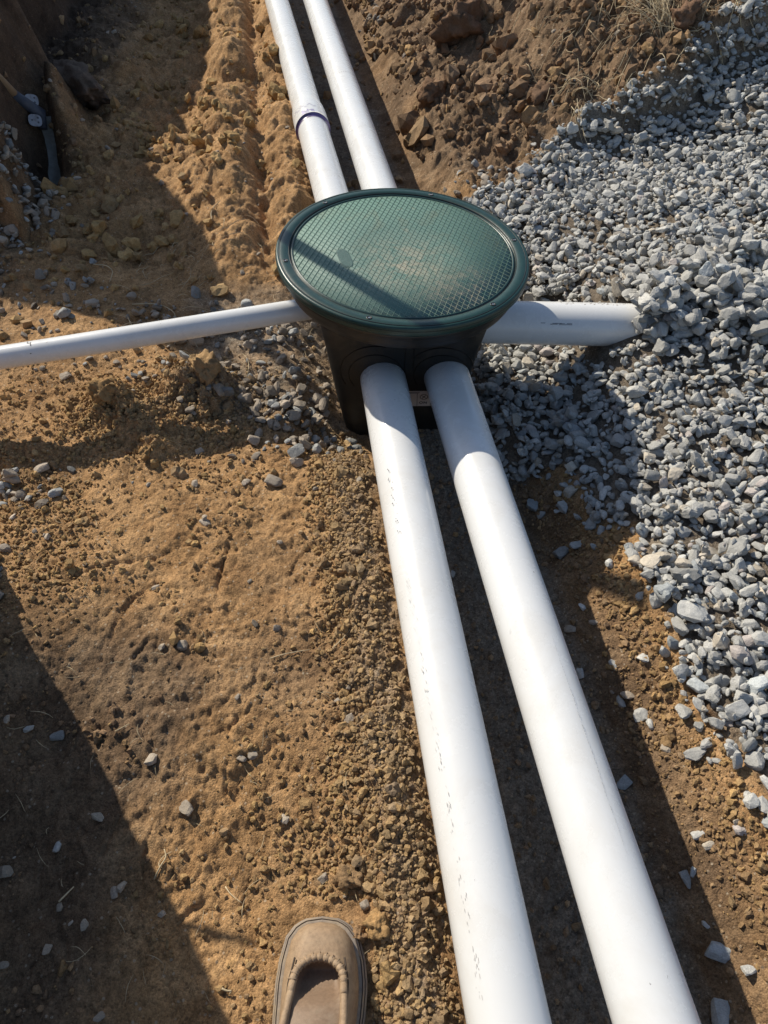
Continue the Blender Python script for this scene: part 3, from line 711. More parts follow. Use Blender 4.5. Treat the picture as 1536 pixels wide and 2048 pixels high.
# label with circled figure and the word ON
def face_quad(V, F, u0, v0, u1, v1, off, nseg=6):
    b = len(V)
    for i in range(nseg + 1):
        u = u0 + (u1 - u0) * i / nseg
        V.append(tuple(face_pt(u + LDU, v0 + LDV, off))); V.append(tuple(face_pt(u + LDU, v1 + LDV, off)))
    for i in range(nseg): F.append((b + 2 * i, b + 2 * i + 2, b + 2 * i + 3, b + 2 * i + 1))
def fmesh(name, V, F, m, parent): 
    me = bpy.data.meshes.new(name); me.from_pydata(V, [], F); return link(name, me, m, parent)
LV0, LV1, LU0, LU1 = 0.1405, 0.1950, -0.075, 0.095; LDV = -0.027; LDU = 0.0335
V, F = [], []; face_quad(V, F, LU0, LV0, LU1, LV1, 0.0016, 20)
lab = fmesh('warning_label', V, F, LABEL, box)
V, F = [], []
def line(u0, v0, u1, v1, t=0.0007, off=0.0021):
    du, dv = u1 - u0, v1 - v0; L = math.hypot(du, dv); nu, nv = -dv / L * t, du / L * t
    b = len(V)
    for (u, v) in ((u0 + nu, v0 + nv), (u0 - nu, v0 - nv), (u1 - nu, v1 - nv), (u1 + nu, v1 + nv)): V.append(tuple(face_pt(u + LDU, v + LDV, off)))
    F.append((b, b + 1, b + 2, b + 3))
line(LU0, 0.1905, LU1, 0.1905, 0.0009); line(LU0, 0.1868, LU1, 0.1868, 0.0006)
line(0.0035, LV0 + 0.001, 0.0035, 0.1868, 0.0006); line(0.0365, LV0 + 0.001, 0.0365, 0.1868, 0.0006)
fmesh('label_border', V, F, INK, lab)
V, F = [], []
cu, cv, cr = 0.0200, 0.1740, 0.0092
for i in range(20):
    a0, a1 = 2 * math.pi * i / 20, 2 * math.pi * (i + 1) / 20
    line(cu + cr * math.cos(a0), cv + cr * math.sin(a0), cu + cr * math.cos(a1), cv + cr * math.sin(a1), 0.0008)
line(cu - 0.0062, cv + 0.0062, cu + 0.0062, cv - 0.0062, 0.0007); line(cu + 0.004, cv + 0.0055, cu - 0.002, cv - 0.002, 0.0010); line(cu - 0.002, cv - 0.001, cu - 0.0035, cv - 0.0062, 0.0009); line(cu + 0.0005, cv + 0.001, cu + 0.004, cv - 0.005, 0.0006)
fmesh('prohibition_symbol', V, F, INK, lab)
V, F = [], []
def letter_O(u, v, w_, h_):
    for i in range(16):
        a0, a1 = 2 * math.pi * i / 16, 2 * math.pi * (i + 1) / 16
        line(u + w_ / 2 * math.cos(a0), v + h_ / 2 * math.sin(a0), u + w_ / 2 * math.cos(a1), v + h_ / 2 * math.sin(a1), 0.0009)
letter_O(0.0135, 0.1535, 0.0075, 0.0075)
line(0.0205, 0.1496, 0.0205, 0.1574, 0.0009); line(0.0205, 0.1574, 0.0268, 0.1496, 0.0009); line(0.0268, 0.1496, 0.0268, 0.1574, 0.0009)
fmesh('label_lettering', V, F, INK, lab)

# ------------------------------------------------------------------ stone and crumb shapes
def ico(sub):
    bm = bmesh.new(); bmesh.ops.create_icosphere(bm, subdivisions=sub, radius=1.0)
    V = np.array([v.co[:] for v in bm.verts]); F = np.array([[v.index for v in f.verts] for f in bm.faces]); bm.free()
    V /= np.linalg.norm(V, axis=1)[:, None]
    return V, F
ICO1, ICO2, ICO3, ICO4 = ico(1), ico(2), ico(3), ico(4)
def rockify(V, r, nplanes=11, jitter=0.02, elong=(1.0, 0.78, 0.60)):
    nrm = r.normal(size=(nplanes, 3)); nrm /= np.linalg.norm(nrm, axis=1)[:, None]
    pd = r.uniform(0.62, 0.95, nplanes)
    ax = np.concatenate([np.eye(3), -np.eye(3)]); nrm = np.concatenate([nrm, ax]); pd = np.concatenate([pd, r.uniform(0.80, 1.0, 6)])
    dot = V @ nrm.T
    t = np.where(dot > 1e-3, pd / np.maximum(dot, 1e-3), 9).min(1)
    out = V * t[:, None]
    out = out * np.array(elong)
    out = out + r.normal(scale=jitter, size=out.shape)
    return out / np.abs(out[:, 0]).max()          # half length 1 along x
NSH = 40
shapes = []
for i in range(NSH):
    sd = 1000 + i
    e = (1.0, random.Random(sd).uniform(0.55, 0.88), random.Random(sd + 1).uniform(0.36, 0.66))
    a2 = rockify(ICO2[0], np.random.default_rng(sd), 11, 0.018, e); a3 = rockify(ICO3[0], np.random.default_rng(sd), 11, 0.008, e)
    shapes.append((a2, a3, e))
def rot_mats(r, n, tilt=0.5):
    yaw = r.uniform(0, 2 * math.pi, n); tx = r.normal(0, tilt, n); ty = r.normal(0, tilt, n)
    cz, sz = np.cos(yaw), np.sin(yaw); cx, sx = np.cos(tx), np.sin(tx); cy, sy = np.cos(ty), np.sin(ty)
    Z = np.zeros(n); O = np.ones(n)
    Rz = np.stack([cz, -sz, Z, sz, cz, Z, Z, Z, O], 1).reshape(n, 3, 3)
    Rx = np.stack([O, Z, Z, Z, cx, -sx, Z, sx, cx], 1).reshape(n, 3, 3)
    Ry = np.stack([cy, Z, sy, Z, O, Z, -sy, Z, cy], 1).reshape(n, 3, 3)
    return Rx @ Ry @ Rz

# height raster for dropping stones
RX0, RX1, RY0, RY1, CELL = -1.7, 2.6, -0.25, 5.2, 0.005
gx = np.arange(RX0, RX1, CELL); gy = np.arange(RY0, RY1, CELL)
GX, GY = np.meshgrid(gx, gy)
HM = height(GX.ravel(), GY.ravel()).reshape(GX.shape)
HM0 = HM.copy()
SDF = poly_sdf(GX, GY)
# right pipe and box count as obstacles that stones may lie on
yc = 1.535 - (GX - 0.14) * 0.01
m_ = (GX > 0.60) & (GX < 1.1) & (np.abs(GY - yc) < PR)
HM[m_] = np.maximum(HM[m_], 0.095 + np.sqrt(PR ** 2 - (GY - yc)[m_] ** 2) * 0.98)
KEEP = np.ones(GX.shape, bool)
UNDER = (np.abs(GY - yc) < PR + 0.02) & (GX < 0.61) & (GX > 0.1)
KEEP &= ~((np.abs(GX - BX) < 0.19) & (np.abs(GY - BY) < 0.19))
for fx, y0, y1 in ((p1x, -0.3, 1.40), (p2x, -0.3, 1.43), (f1x, 1.6, 5.2), (f2x, 1.6, 5.2)):
    KEEP &= ~((np.abs(GX - fx(GY)) < PR + 0.012) & (GY > y0) & (GY < y1))
KEEP[:2] = KEEP[-2:] = False; KEEP[:, :2] = KEEP[:, -2:] = False

class Stones:
    def __init__(s): s.rec = []          # shape, pos, R, size, tint
    def drop(s, r, xs, ys, sizes, tints, tilt=0.45, tries=3, sink=0.20, keep=True):
        global HM
        nst = len(xs); R = rot_mats(r, nst, tilt); sh = r.integers(0, NSH, nst)
        for i in range(nst):
            best = None
            for k in range(tries):
                x = xs[i] + (r.normal(0, sizes[i] * 0.9) if k else 0); y = ys[i] + (r.normal(0, sizes[i] * 0.9) if k else 0)
                ci = int((x - RX0) / CELL); ri = int((y - RY0) / CELL)
                if ci < 4 or ri < 4 or ci >= HM.shape[1] - 4 or ri >= HM.shape[0] - 4: continue
                if keep and not KEEP[ri, ci]: continue
                q = max(1, int(sizes[i] * 0.55 / CELL))
                h = HM[ri - q:ri + q + 1, ci - q:ci + q + 1]
                hh = 0.55 * h.mean() + 0.45 * h.max()
                if best is None or hh < best[0]: best = (hh, x, y, ri, ci, q)
            if best is None: continue
            hh, x, y, ri, ci, q = best
            if UNDER[ri, ci] and hh > 0.012 - sizes[i] * 0.5: continue
            V2, V3, e = shapes[sh[i]]
            ext = np.abs(R[i][2] * np.array(e)).max() * 0.5 + np.linalg.norm(R[i][2] * np.array(e)) * 0.5
            hz = ext * sizes[i]
            z = hh + hz * (1 - 2 * sink) * 0.9
            s.rec.append((int(sh[i]), (x, y, z), R[i], sizes[i], tints[i]))
            qq = max(1, int(sizes[i] * 0.75 / CELL))
            blk = HM[ri - qq:ri + qq + 1, ci - qq:ci + qq + 1]
            np.maximum(blk, z + hz * 0.55, out=blk)
            q1 = max(1, qq // 2)
            blk = HM[ri - q1:ri + q1 + 1, ci - q1:ci + q1 + 1]
            np.maximum(blk, z + hz * 0.85, out=blk)

def grey_tints(r, n):
    v = r.normal(0.385, 0.06, n).clip(0.24, 0.55)
    t = np.stack([v * 1.02, v * 1.0, v * 0.93], 1)
    k = r.random(n)
    t[k < 0.05] *= np.array([1.14, 1.03, 0.90]); t[(k > 0.05) & (k < 0.08)] *= np.array([1.08, 0.98, 0.97]); t[k > 0.93] *= np.array([0.86, 0.92, 0.98])
    return t
def dirty_tints(r, n):
    v = r.normal(0.25, 0.06, n).clip(0.12, 0.42)
    t = np.stack([v * 1.16, v * 0.97, v * 0.76], 1)
    k = r.random(n); t[k < 0.25] = (np.stack([v, v, v * 0.95], 1) * 1.1)[k < 0.25]
    return t
gravel = Stones()
r1 = np.random.default_rng(77)
def half_width(y): return 0.62 + 0.385 * np.clip(y, 0, 5)
def sample(r, n, x0, x1, y0, y1, prob):
    x = r.uniform(x0, x1, n); y = r.uniform(y0, y1, n); k = r.random(n) < prob(x, y)
    return x[k], y[k]
inv = lambda x, y: (x < half_width(y) + 0.12) & (x > -half_width(y) - 0.12)
# layer one: bed, layer two: top
for npts, size, sd_, margin in ((20000, 0.0105, 0.003, 0.01), (16000, 0.0122, 0.0036, 0.025), (13500, 0.0134, 0.0044, 0.035), (420, 0.023, 0.004, 0.1)):
    xs, ys = sample(r1, npts, 0.1, 2.6, 0.0, 4.9, lambda x, y: (inv(x, y) & (poly_sdf(x, y) + 0.035 * fbm(x, y, 9, 2, 90) > margin * 0.6)).astype(float))
    szs = r1.normal(size, sd_, len(xs)).clip(0.007, 0.036)
    gravel.drop(r1, xs, ys, szs, grey_tints(r1, len(xs)))
# chips between the stones
xs, ys = sample(r1, 7000, 0.1, 2.0, 0.0, 3.2, lambda x, y: (inv(x, y) & (poly_sdf(x, y) > -0.01)).astype(float))
gravel.drop(r1, xs, ys, r1.uniform(0.004, 0.008, len(xs)), grey_tints(r1, len(xs)), 0.5, 1)
# heap that buries the right pipe
xs = np.concatenate([r1.normal(0.82, 0.10, 170), r1.uniform(0.625, 0.72, 60)]); ys = np.concatenate([r1.normal(1.53, 0.07, 170), r1.uniform(1.45, 1.58, 60)]); k = xs > 0.625
gravel.drop(r1, xs[k], ys[k], r1.normal(0.018, 0.004, k.sum()).clip(0.01, 0.03), grey_tints(r1, k.sum()), 0.45, 3)
# stones strewn beside the edge of the bed
xs, ys = sample(r1, 9000, 0.1, 1.6, 0.05, 4.0, lambda x, y: np.where(inv(x, y), np.exp(np.clip(poly_sdf(x, y), -9, 0) / 0.05) * (poly_sdf(x, y) < 0.02) * 0.30, 0))
gravel.drop(r1, xs, ys, r1.normal(0.011, 0.0035, len(xs)).clip(0.005, 0.022), grey_tints(r1, len(xs)), 0.4, 1, 0.28)

def cam_depth(p):
    return p[1] * math.cos(PITCH) + (CAM_H - p[2]) * math.sin(PITCH)
def img_pos(p):
    D = cam_depth(p); U = p[1] * math.sin(PITCH) + (p[2] - CAM_H) * math.cos(PITCH)
    return 768 + 1450 * p[0] / D, 1024 - 1450 * U / D, D
def top_exposed(p, size):
    ci = int((p[0] - RX0) / CELL); ri = int((p[1] - RY0) / CELL)
    q = max(1, int(size * 0.5 / CELL))
    return HM[ri - q:ri + q + 1, ci - q:ci + q + 1].mean() < p[2] + size * 0.75
def occluded(p):
    """hidden behind box or lid seen from the camera (coarse)"""
    x, y, D = img_pos(p)
    return ((x - 802) / 262) ** 2 + ((y - 535) / 160) ** 2 < 1 or (640 < x < 990 and 600 < y < 880)
def build_stones(S, bed, part_name, mass_name, m, nind=300, tri3=True):
    sc_ = []
    for i, (sh, p, R, sz, t) in enumerate(S.rec):
        x, y, D = img_pos(p)
        ok = 15 < x < 1520 and 15 < y < 2033 and top_exposed(p, sz) and not occluded(p)
        sc_.append(sz / D * 1450 * (1 if ok else 0))
    order = np.argsort(-np.array(sc_)); chosen = set(order[:nind].tolist())
    lib = {}
    for i in chosen:
        sh, p, R, sz, t = S.rec[i]
        key = (sh, int(t[0] * 14), int(t[2] * 14 > t[0] * 13))
        if key not in lib:
            lib[key] = npmesh(part_name, shapes[sh][1], ICO3[1], False, np.tile(t, (len(shapes[sh][1]), 1))); lib[key].materials.append(m)
        o = bpy.data.objects.new(part_name, lib[key]); C.objects.link(o); o.parent = bed
        M = Matrix(R.tolist()).to_4x4(); M = Matrix.Translation(p) @ M @ Matrix.Diagonal((sz, sz, sz, 1)); o.matrix_world = M
        o.location = p; o.rotation_euler = Matrix(R.tolist()).to_euler(); o.scale = (sz, sz, sz)
    rest = [i for i in range(len(S.rec)) if i not in chosen]
    if not rest: return
    VV = []; FF = []; TT = []; off = 0
    for i in rest:
        sh, p, R, sz, t = S.rec[i]
        x, y, D = img_pos(p)
        big = sz / D * 1450 > 4.5
        v0, f0 = (shapes[sh][0], ICO2[1]) if big else (SMALL[sh], ICO1[1])
        VV.append((v0 * sz) @ R.T + np.array(p)); FF.append(f0 + off); off += len(v0); TT.append(np.tile(t, (len(v0), 1)))
    me = npmesh(mass_name, np.concatenate(VV), np.concatenate(FF), False, np.concatenate(TT)); me.materials.append(m)
    link(mass_name, me, None, bed, kind='stuff')
SMALL = [rockify(ICO1[0], np.random.default_rng(1000 + i), 11, 0.05, shapes[i][2]) for i in range(NSH)]
gravel_bed = empty('gravel_bed', (0, 0, 0), kind='structure')
build_stones(gravel, gravel_bed, 'stone', 'loose_gravel', STONE)

# pebbly soil left of the box and in the lower left corner, and pebbles trodden into the clay
peb = Stones(); r2 = np.random.default_rng(5)
def peb_prob(x, y):
    p = 0.9 * np.exp(-(((x + 0.20) / 0.14) ** 2 + ((y - 1.34) / 0.15) ** 2)) * (x < p1x(y) - 0.05)
    p = p + 0.65 * np.exp(-(((x + 0.40) / 0.30) ** 2 + ((y - 1.66) / 0.085) ** 2))
    p = p + 0.50 * np.exp(-(((x + 0.45) / 0.22) ** 2 + ((y - 1.46) / 0.05) ** 2))
    p = p + 1.6 * np.exp(-(((x + 1.19) / 0.10) ** 2 + ((y - 2.20) / 0.24) ** 2))
    p = p + 0.80 * np.exp(-(((x + 0.83) / 0.085) ** 2 + ((y - 1.05) / 0.06) ** 2)) + 0.25 * np.exp(-(((x + 0.76) / 0.07) ** 2 + ((y - 0.85) / 0.12) ** 2))
    p = p + 0.25 * np.exp(-(((x + 0.95) / 0.16) ** 2 + ((y - 1.72) / 0.15) ** 2))
    p = p + 0.30 * np.exp(-(((x + 0.05) / 0.06) ** 2 + ((y - 4.2) / 0.3) ** 2))
    p = p + 0.20 * np.exp(-(((x - 0.3) / 0.3) ** 2 + ((y - 2.35) / 0.12) ** 2))
    return p * inv(x, y)
xs, ys = sample(r2, 60000, -1.7, 0.6, 0.3, 4.6, lambda x, y: peb_prob(x, y) * 0.6)
peb.drop(r2, xs, ys, r2.gamma(4.0, 0.0024, len(xs)).clip(0.004, 0.020), dirty_tints(r2, len(xs)), 0.5, 2, 0.22)
xs, ys = sample(r2, 330, -1.3, 1.3, 0.05, 4.3, lambda x, y: (inv(x, y) & (poly_sdf(x, y) < -0.02)).astype(float))
tt = dirty_tints(r2, len(xs)); kk = r2.random(len(xs)) < 0.6; tt[kk] = np.array([0.38, 0.32, 0.25]) * r2.uniform(0.75, 1.15, (kk.sum(), 1))
peb.drop(r2, xs, ys, r2.gamma(3.0, 0.0020, len(xs)).clip(0.003, 0.013), tt, 0.3, 1, 0.34)
# grey stones fallen into the trench under and beside the pipes
tr = [(1125, 1105, .022), (1150, 1095, .014), (1225, 1330, .010), (1240, 1405, .013), (1285, 1430, .018), (1255, 1390, .014), (1300, 1450, .010), (1180, 1480, .010), (1395, 1670, .012), (1417, 1690, .012),
      (1372, 1760, .014), (1385, 1745, .008), (1412, 1850, .008), (1437, 1905, .020), (1440, 2030, .022), (1070, 940, .013), (1140, 945, .015), (1112, 1030, .008), (1175, 1030, .010), (950, 1280, .012), (905, 1150, .008),
      (1060, 1530, .007), (1185, 1245, .010), (1165, 1215, .012), (1330, 1500, .010), (1500, 1940, .013), (1350, 1980, .009)]
def hq(x, y):
    fx = (x - RX0) / CELL; fy = (y - RY0) / CELL
    i = min(max(int(fx), 0), HM0.shape[1] - 2); j = min(max(int(fy), 0), HM0.shape[0] - 2)
    a, b = min(max(fx - i, 0), 1), min(max(fy - j, 0), 1)
    return float((HM0[j, i] * (1 - a) + HM0[j, i + 1] * a) * (1 - b) + (HM0[j + 1, i] * (1 - a) + HM0[j + 1, i + 1] * a) * b)
def unproj(px_, py_, z):
    u = (px_ - 768) / 1450; v = (1024 - py_) / 1450
    d = (u, math.cos(PITCH) + v * math.sin(PITCH), -math.sin(PITCH) + v * math.cos(PITCH)); t = (z - CAM_H) / d[2]
    return d[0] * t, d[1] * t
def on_ground(px_, py_):
    """first hit of the view ray with the soil"""
    lo, hi = -0.3, 1.1; z = hi
    while z > lo:
        x, y = unproj(px_, py_, z)
        if hq(x, y) >= z: break
        z -= 0.01
    a, b = z, z + 0.01
    for _ in range(8):
        m = (a + b) / 2; x, y = unproj(px_, py_, m)
        if hq(x, y) >= m: a = m
        else: b = m
    x, y = unproj(px_, py_, a)
    return x, y, a
pts = [on_ground(a, b) for a, b, _ in tr]
peb.drop(r2, [p[0] for p in pts], [p[1] for p in pts], [s for _, _, s in tr], grey_tints(r2, len(tr)) * 1.1, 0.2, 1, 0.30)
ll = [(367, 1292, .013), (303, 1520, .015), (325, 1294, .009), (485, 1520, .010), (505, 1512, .010), (197, 1634, .014), (230, 1785, .011), (245, 1775, .011), (14, 1745, .014), (312, 1176, .010), (555, 1258, .010),
      (697, 1375, .008), (648, 1757, .011), (690, 1790, .007), (170, 1850, .010), (95, 1900, .010), (60, 1460, .011), (15, 1440, .010), (120, 1815, .008), (380, 822, .016), (390, 970, .014), (297, 970, .009), (325, 1830, .007),
      (115, 1695, .011), (10, 1930, .009), (200, 2035, .010), (570, 1640, .011), (500, 1163, .007), (410, 1040, .009), (475, 1395, .008), (170, 1130, .008), (400, 905, .013), (560, 1085, .009)]
pts = [on_ground(a, b) for a, b, _ in ll]
tl_ = np.tile(np.array([0.40, 0.33, 0.25]), (len(ll), 1)) * r2.uniform(0.65, 1.05, (len(ll), 1))
peb.drop(r2, [p[0] for p in pts], [p[1] for p in pts], [s * 0.82 for _, _, s in ll], tl_, 0.25, 1, 0.26)
build_stones(peb, ground, 'pebble', 'small_pebbles', STONE, 280)

# soil crumbs --------------------------------------------------------
def lump(V, r, amp=0.28):
    a = r.normal(size=(6, 3)) * 2.2; ph = r.uniform(0, 6.28, 6)
    k = 1 + amp * sum(np.sin(V @ a[i] + ph[i]) for i in range(6)) / 3
    return V * k[:, None] * np.array([1, r.uniform(0.75, 1), r.uniform(0.65, 0.95)])
crumb1 = [lump(ICO1[0], np.random.default_rng(50 + i), 0.45) for i in range(16)]
crumb2 = [lump(ICO2[0], np.random.default_rng(80 + i), 0.5) + np.random.default_rng(i).normal(scale=0.09, size=ICO2[0].shape) for i in range(16)]
r3 = np.random.default_rng(21)
def crumb_prob(x, y):
    dl = x - left_pipe_x(y); dr = x - right_pipe_x(y)
    near = ss(1.35, 1.2, y)
    p = near * (1.0 * np.exp(-((dl + 0.125) / 0.055) ** 2) + 0.75 * ss(-0.06, -0.09, dl) * ss(-0.24, -0.12, dl)) * ss(-0.052, -0.06, dl)
    p = p + near * 0.9 * np.exp(-(((x + 0.02) / 0.13) ** 2 + ((y - 0.20) / 0.20) ** 2)) * (dl < -0.05)
    cl = np.clip(fbm(x, y, 7, 3, 95) * 3.2 + 0.02, 0, 1)
    p = p + 0.085 * cl * (dl < -0.06)
    for mx, my, mr, a_ in ((-0.455, 1.375, 0.10, 1.0), (-0.66, 1.29, 0.12, 0.9), (-0.85, 1.10, 0.12, 0.35), (-0.72, 0.95, 0.10, 0.6), (-0.66, 0.80, 0.08, 0.5), (-0.40, 1.23, 0.14, 0.3)):
        p = p + a_ * np.exp(-((x - mx) ** 2 + (y - my) ** 2) / mr ** 2)
    sd = poly_sdf(x, y)
    p = p + near * 0.55 * np.exp(-((sd + 0.045) / 0.05) ** 2) * (dr > 0.15)
    p = p + 0.6 * ss(2.2, 2.8, y) * (dr > 0.25) * np.clip(fbm(x, y, 3, 3, 97) * 3 + 0.35, 0, 1) * (sd < 0)
    p = p + 0.06 * (dl > 0.0) * (dr < 0.3)
    p = p + 0.12 * ss(-0.8, -1.1, x)
    return np.clip(p, 0, 1) * inv(x, y) * (sd < 0.02)
shoe_free = lambda x, y: ~((np.abs(x + 0.09) < 0.075) & (y < 0.235))
def crumbs(n, x0, x1, y0, y1, smin, shape, scale, lib, faces, nm, prob=crumb_prob, mul=1.0):
    x, y = sample(r3, n, x0, x1, y0, y1, lambda a, b: prob(a, b) * shoe_free(a, b) * mul)
    s = (smin + r3.gamma(shape, scale, len(x)))
    z = height(x, y) + s * 0.25
    VV = []; FF = []; TT = []; R = rot_mats(r3, len(x), 1.0); nv = len(lib[0])
    sk = soil_kind(x, y); w1 = np.clip(sk[:, 0] + r3.normal(0, 0.22, len(x)), 0, 1)[:, None]; w2 = np.clip(sk[:, 1] + r3.normal(0, 0.2, len(x)), 0, 1)[:, None]
    col = np.array([0.25, 0.158, 0.092]) * (1 - w1) + np.array([0.45, 0.29, 0.125]) * w1
    col = col * (1 - w2 * 0.6) + np.array([0.33, 0.265, 0.19]) * w2 * 0.6
    col = col * r3.uniform(0.75, 1.2, (len(x), 1))
    ids = r3.integers(0, len(lib), len(x))
    base = np.stack([lib[i] for i in ids])                       # n, nv, 3
    P_ = np.einsum('nij,nvj->nvi', R, base * s[:, None, None]) + np.stack([x, y, z], 1)[:, None, :]
    FF = (faces[None] + (np.arange(len(x)) * nv)[:, None, None]).reshape(-1, 3)
    me = npmesh(nm, P_.reshape(-1, 3), FF, False, np.repeat(col, nv, 0)); me.materials.append(CLOD)
    return link(nm, me, None, ground, kind='stuff')
crumbs(125000, -0.95, 0.9, 0.0, 1.55, 0.0010, 2.2, 0.0010, crumb1, ICO1[1], 'soil_crumbs')
crumbs(3600, -1.0, 0.8, 0.0, 1.6, 0.0035, 2.0, 0.0016, crumb2, ICO2[1], 'soil_lumps')
crumbs(22000, -1.6, 1.7, 1.5, 4.7, 0.003, 2.0, 0.0035, crumb1, ICO1[1], 'far_soil_crumbs')

def bank_prob(x, y):
    dr = x - right_pipe_x(y); dl = x - left_pipe_x(y)
    rgt = 0.8 * ss(2.2, 2.7, y) * (dr > 0.22) * np.clip(fbm(x, y, 2.6, 3, 98) * 3 + 0.45, 0, 1) * (poly_sdf(x, y) < 0)
    lft = 0.45 * ss(1.75, 2.0, y) * (dl < -0.07) * (x > -1.1) * np.clip(fbm(x, y, 4, 3, 96) * 3 + 0.3, 0, 1)
    return (rgt + lft) * inv(x, y)
crumbs(5200, -1.2, 1.5, 1.75, 4.6, 0.006, 2.0, 0.0050, crumb2, ICO2[1], 'bank_lumps', bank_prob)

# large clods that can be told apart
def clod(px_, py_, s, label, tint, sq=0.8, seed=1, lift=0.30, stretch=(1, 1, 1), rz=None):
    x, y, z = on_ground(px_, py_)
    r = np.random.default_rng(seed)
    V = rockify(ICO4[0], r, 9, 0.0, (1, 0.9, sq)); o_ = seed * 3.1
    f3 = fbm(V[:, 0] + o_, V[:, 1] + V[:, 2] * 0.7, 2.2, 5, 3, 0.68) + fbm(V[:, 1] + o_, V[:, 2] - V[:, 0] * 0.7, 2.2, 5, 9, 0.68) + fbm(V[:, 2] + o_, V[:, 0] + V[:, 1] * 0.6, 2.2, 5, 14, 0.68)
    V = V * (1 + 0.30 * f3[:, None]) + 0.012 * r.normal(size=V.shape)
    me = npmesh('soil_clod', V * s * np.array(stretch), ICO4[1], True, np.tile(tint, (len(V), 1))); me.materials.append(CLOD)
    o = link('soil_clod', me, None, None, label=label, cat='clod', group='loose clods of soil')
    o.location = (x, y, z + s * sq * lift); o.rotation_euler = (r.uniform(-.3, .3), r.uniform(-.3, .3), r.uniform(0, 6) if rz is None else rz)
    return o
clod(160, 195, 0.115, 'long dark turf slab sticking out of the shaded left bank behind the shovel', (0.15, 0.11, 0.082), 0.6, 21, 0.9, (1.6, 0.6, 0.8), -0.9)
clod(756, 1852, 0.017, 'largest orange clay clod, just right of the shoe toe', (0.44, 0.27, 0.12), 0.9, 3)
clod(716, 1872, 0.010, 'small round brown clod between the shoe toe and the largest orange clod', (0.34, 0.21, 0.11), 0.9, 4)
clod(700, 1760, 0.019, 'wide crumbly brown clod a hand above the shoe toe', (0.33, 0.21, 0.11), 0.75, 5)
clod(215, 790, 0.030, 'tall broken ochre clod standing below the thin pipe at left', (0.36, 0.225, 0.105), 1.05, 6)
clod(415, 745, 0.030, 'rounded ochre clod on top of the crumbly mound under the thin pipe', (0.36, 0.235, 0.12), 0.9, 7)
clod(862, 195, 0.05, 'brown clod with a dark shaded side on the right trench bank', (0.20, 0.12, 0.07), 0.9, 8)
clod(925, 60, 0.085, 'big dark reddish clod high on the right trench bank', (0.19, 0.115, 0.07), 0.85, 9)
clod(1085, 195, 0.05, 'low brown clod with roots at the upper edge of the gravel', (0.17, 0.105, 0.065), 0.6, 10)
clod(1370, 40, 0.055, 'reddish brown clod among dry grass at the top right', (0.20, 0.12, 0.075), 0.7, 11)
clod(290, 910, 0.016, 'small ochre clod in the thin pipe shadow', (0.38, 0.23, 0.10), 0.8, 12)

# ------------------------------------------------------------------ straw, roots, grass
def strand(p, heading, L, r, lift, curl, rad, seg=6):
    pts = []; x, y = p; h = heading
    for i in range(seg + 1):
        t = i / seg
        zz = hq(x, y) + rad + lift * math.sin(math.pi * t) + 0.004
        pts.append((x, y, zz)); x += math.cos(h) * L / seg; y += math.sin(h) * L / seg; h += curl * r.uniform(0.3, 1.2) / seg
    return pts
def strands(name, specs, m, parent=None, nn=4, **kw):
    VV = []; FF = []
    for pts, rad in specs:
        v, f = tube_arrays(pts, [rad * (1 - 0.6 * abs(2 * i / (len(pts) - 1) - 1)) for i in range(len(pts))], nn)
        o = len(VV); VV += [tuple(q) for q in v]; FF += [tuple(i + o for i in q) for q in f]
    me = bpy.data.meshes.new(name); me.from_pydata(VV, [], FF)
    return link(name, me, m, parent, **kw)
rs = random.Random(31)
sp = []
for i in range(150):
    x, y = rs.uniform(-0.85, 0.0), rs.uniform(0.08, 1.2)
    if x > p1x(y) - 0.08: continue
    sp.append((strand((x, y), rs.uniform(0, 6.28), rs.uniform(0.010, 0.040), rs, rs.uniform(0, 0.004), rs.uniform(-1.5, 1.5), rs.uniform(0.0003, 0.0007), 5), rs.uniform(0.0003, 0.0007)))
for i in range(90):
    x, y = rs.uniform(-0.75, -0.15), rs.uniform(1.5, 2.1)
    if x > -0.12: continue
    sp.append((strand((x, y), rs.uniform(0, 6.28), rs.uniform(0.03, 0.12), rs, rs.uniform(0, 0.012), rs.uniform(-2.5, 2.5), 0.001, 8), rs.uniform(0.0005, 0.0013)))
strands('dead_root_fibres', sp, STRAW, ground, kind='stuff')
sp = []
for i in range(230):
    px_, py_ = rs.choice([(rs.uniform(1130, 1536), rs.uniform(-20, 70)), (rs.gauss(1330, 40), rs.gauss(20, 40)), (rs.gauss(1130, 60), rs.gauss(185, 22)), (rs.uniform(900, 1350), rs.uniform(0, 200)), (rs.gauss(1310, 90), rs.gauss(-5, 20))])
    x, y, z = on_ground(px_, max(py_, -40))
    L = rs.uniform(0.04, 0.16); h = rs.uniform(0, 6.28); lift = rs.uniform(0.0, 0.03)
    sp.append((strand((x, y), h, L, rs, lift, rs.uniform(-2, 2), 0.001, 6), rs.uniform(0.0007, 0.0016)))
for i in range(60):
    px_, py_ = rs.gauss(1330, 14), rs.gauss(60, 10); x, y, z = on_ground(px_, py_)
    a = rs.uniform(1.0, 2.6); L = rs.uniform(0.10, 0.28)
    sp.append(([(x, y, z), (x + math.cos(a) * L * 0.3, y + math.sin(a) * L * 0.25, z + L * 0.25), (x + math.cos(a) * L * 0.7, y + math.sin(a) * L * 0.6, z + L * 0.35), (x + math.cos(a) * L, y + math.sin(a) * L, z + L * 0.30)], rs.uniform(0.0008, 0.0018)))
tag(strands('dry_grass', sp, STRAW), 'matted dry yellow grass stems on the soil bank above the gravel', None, None, 'stuff')
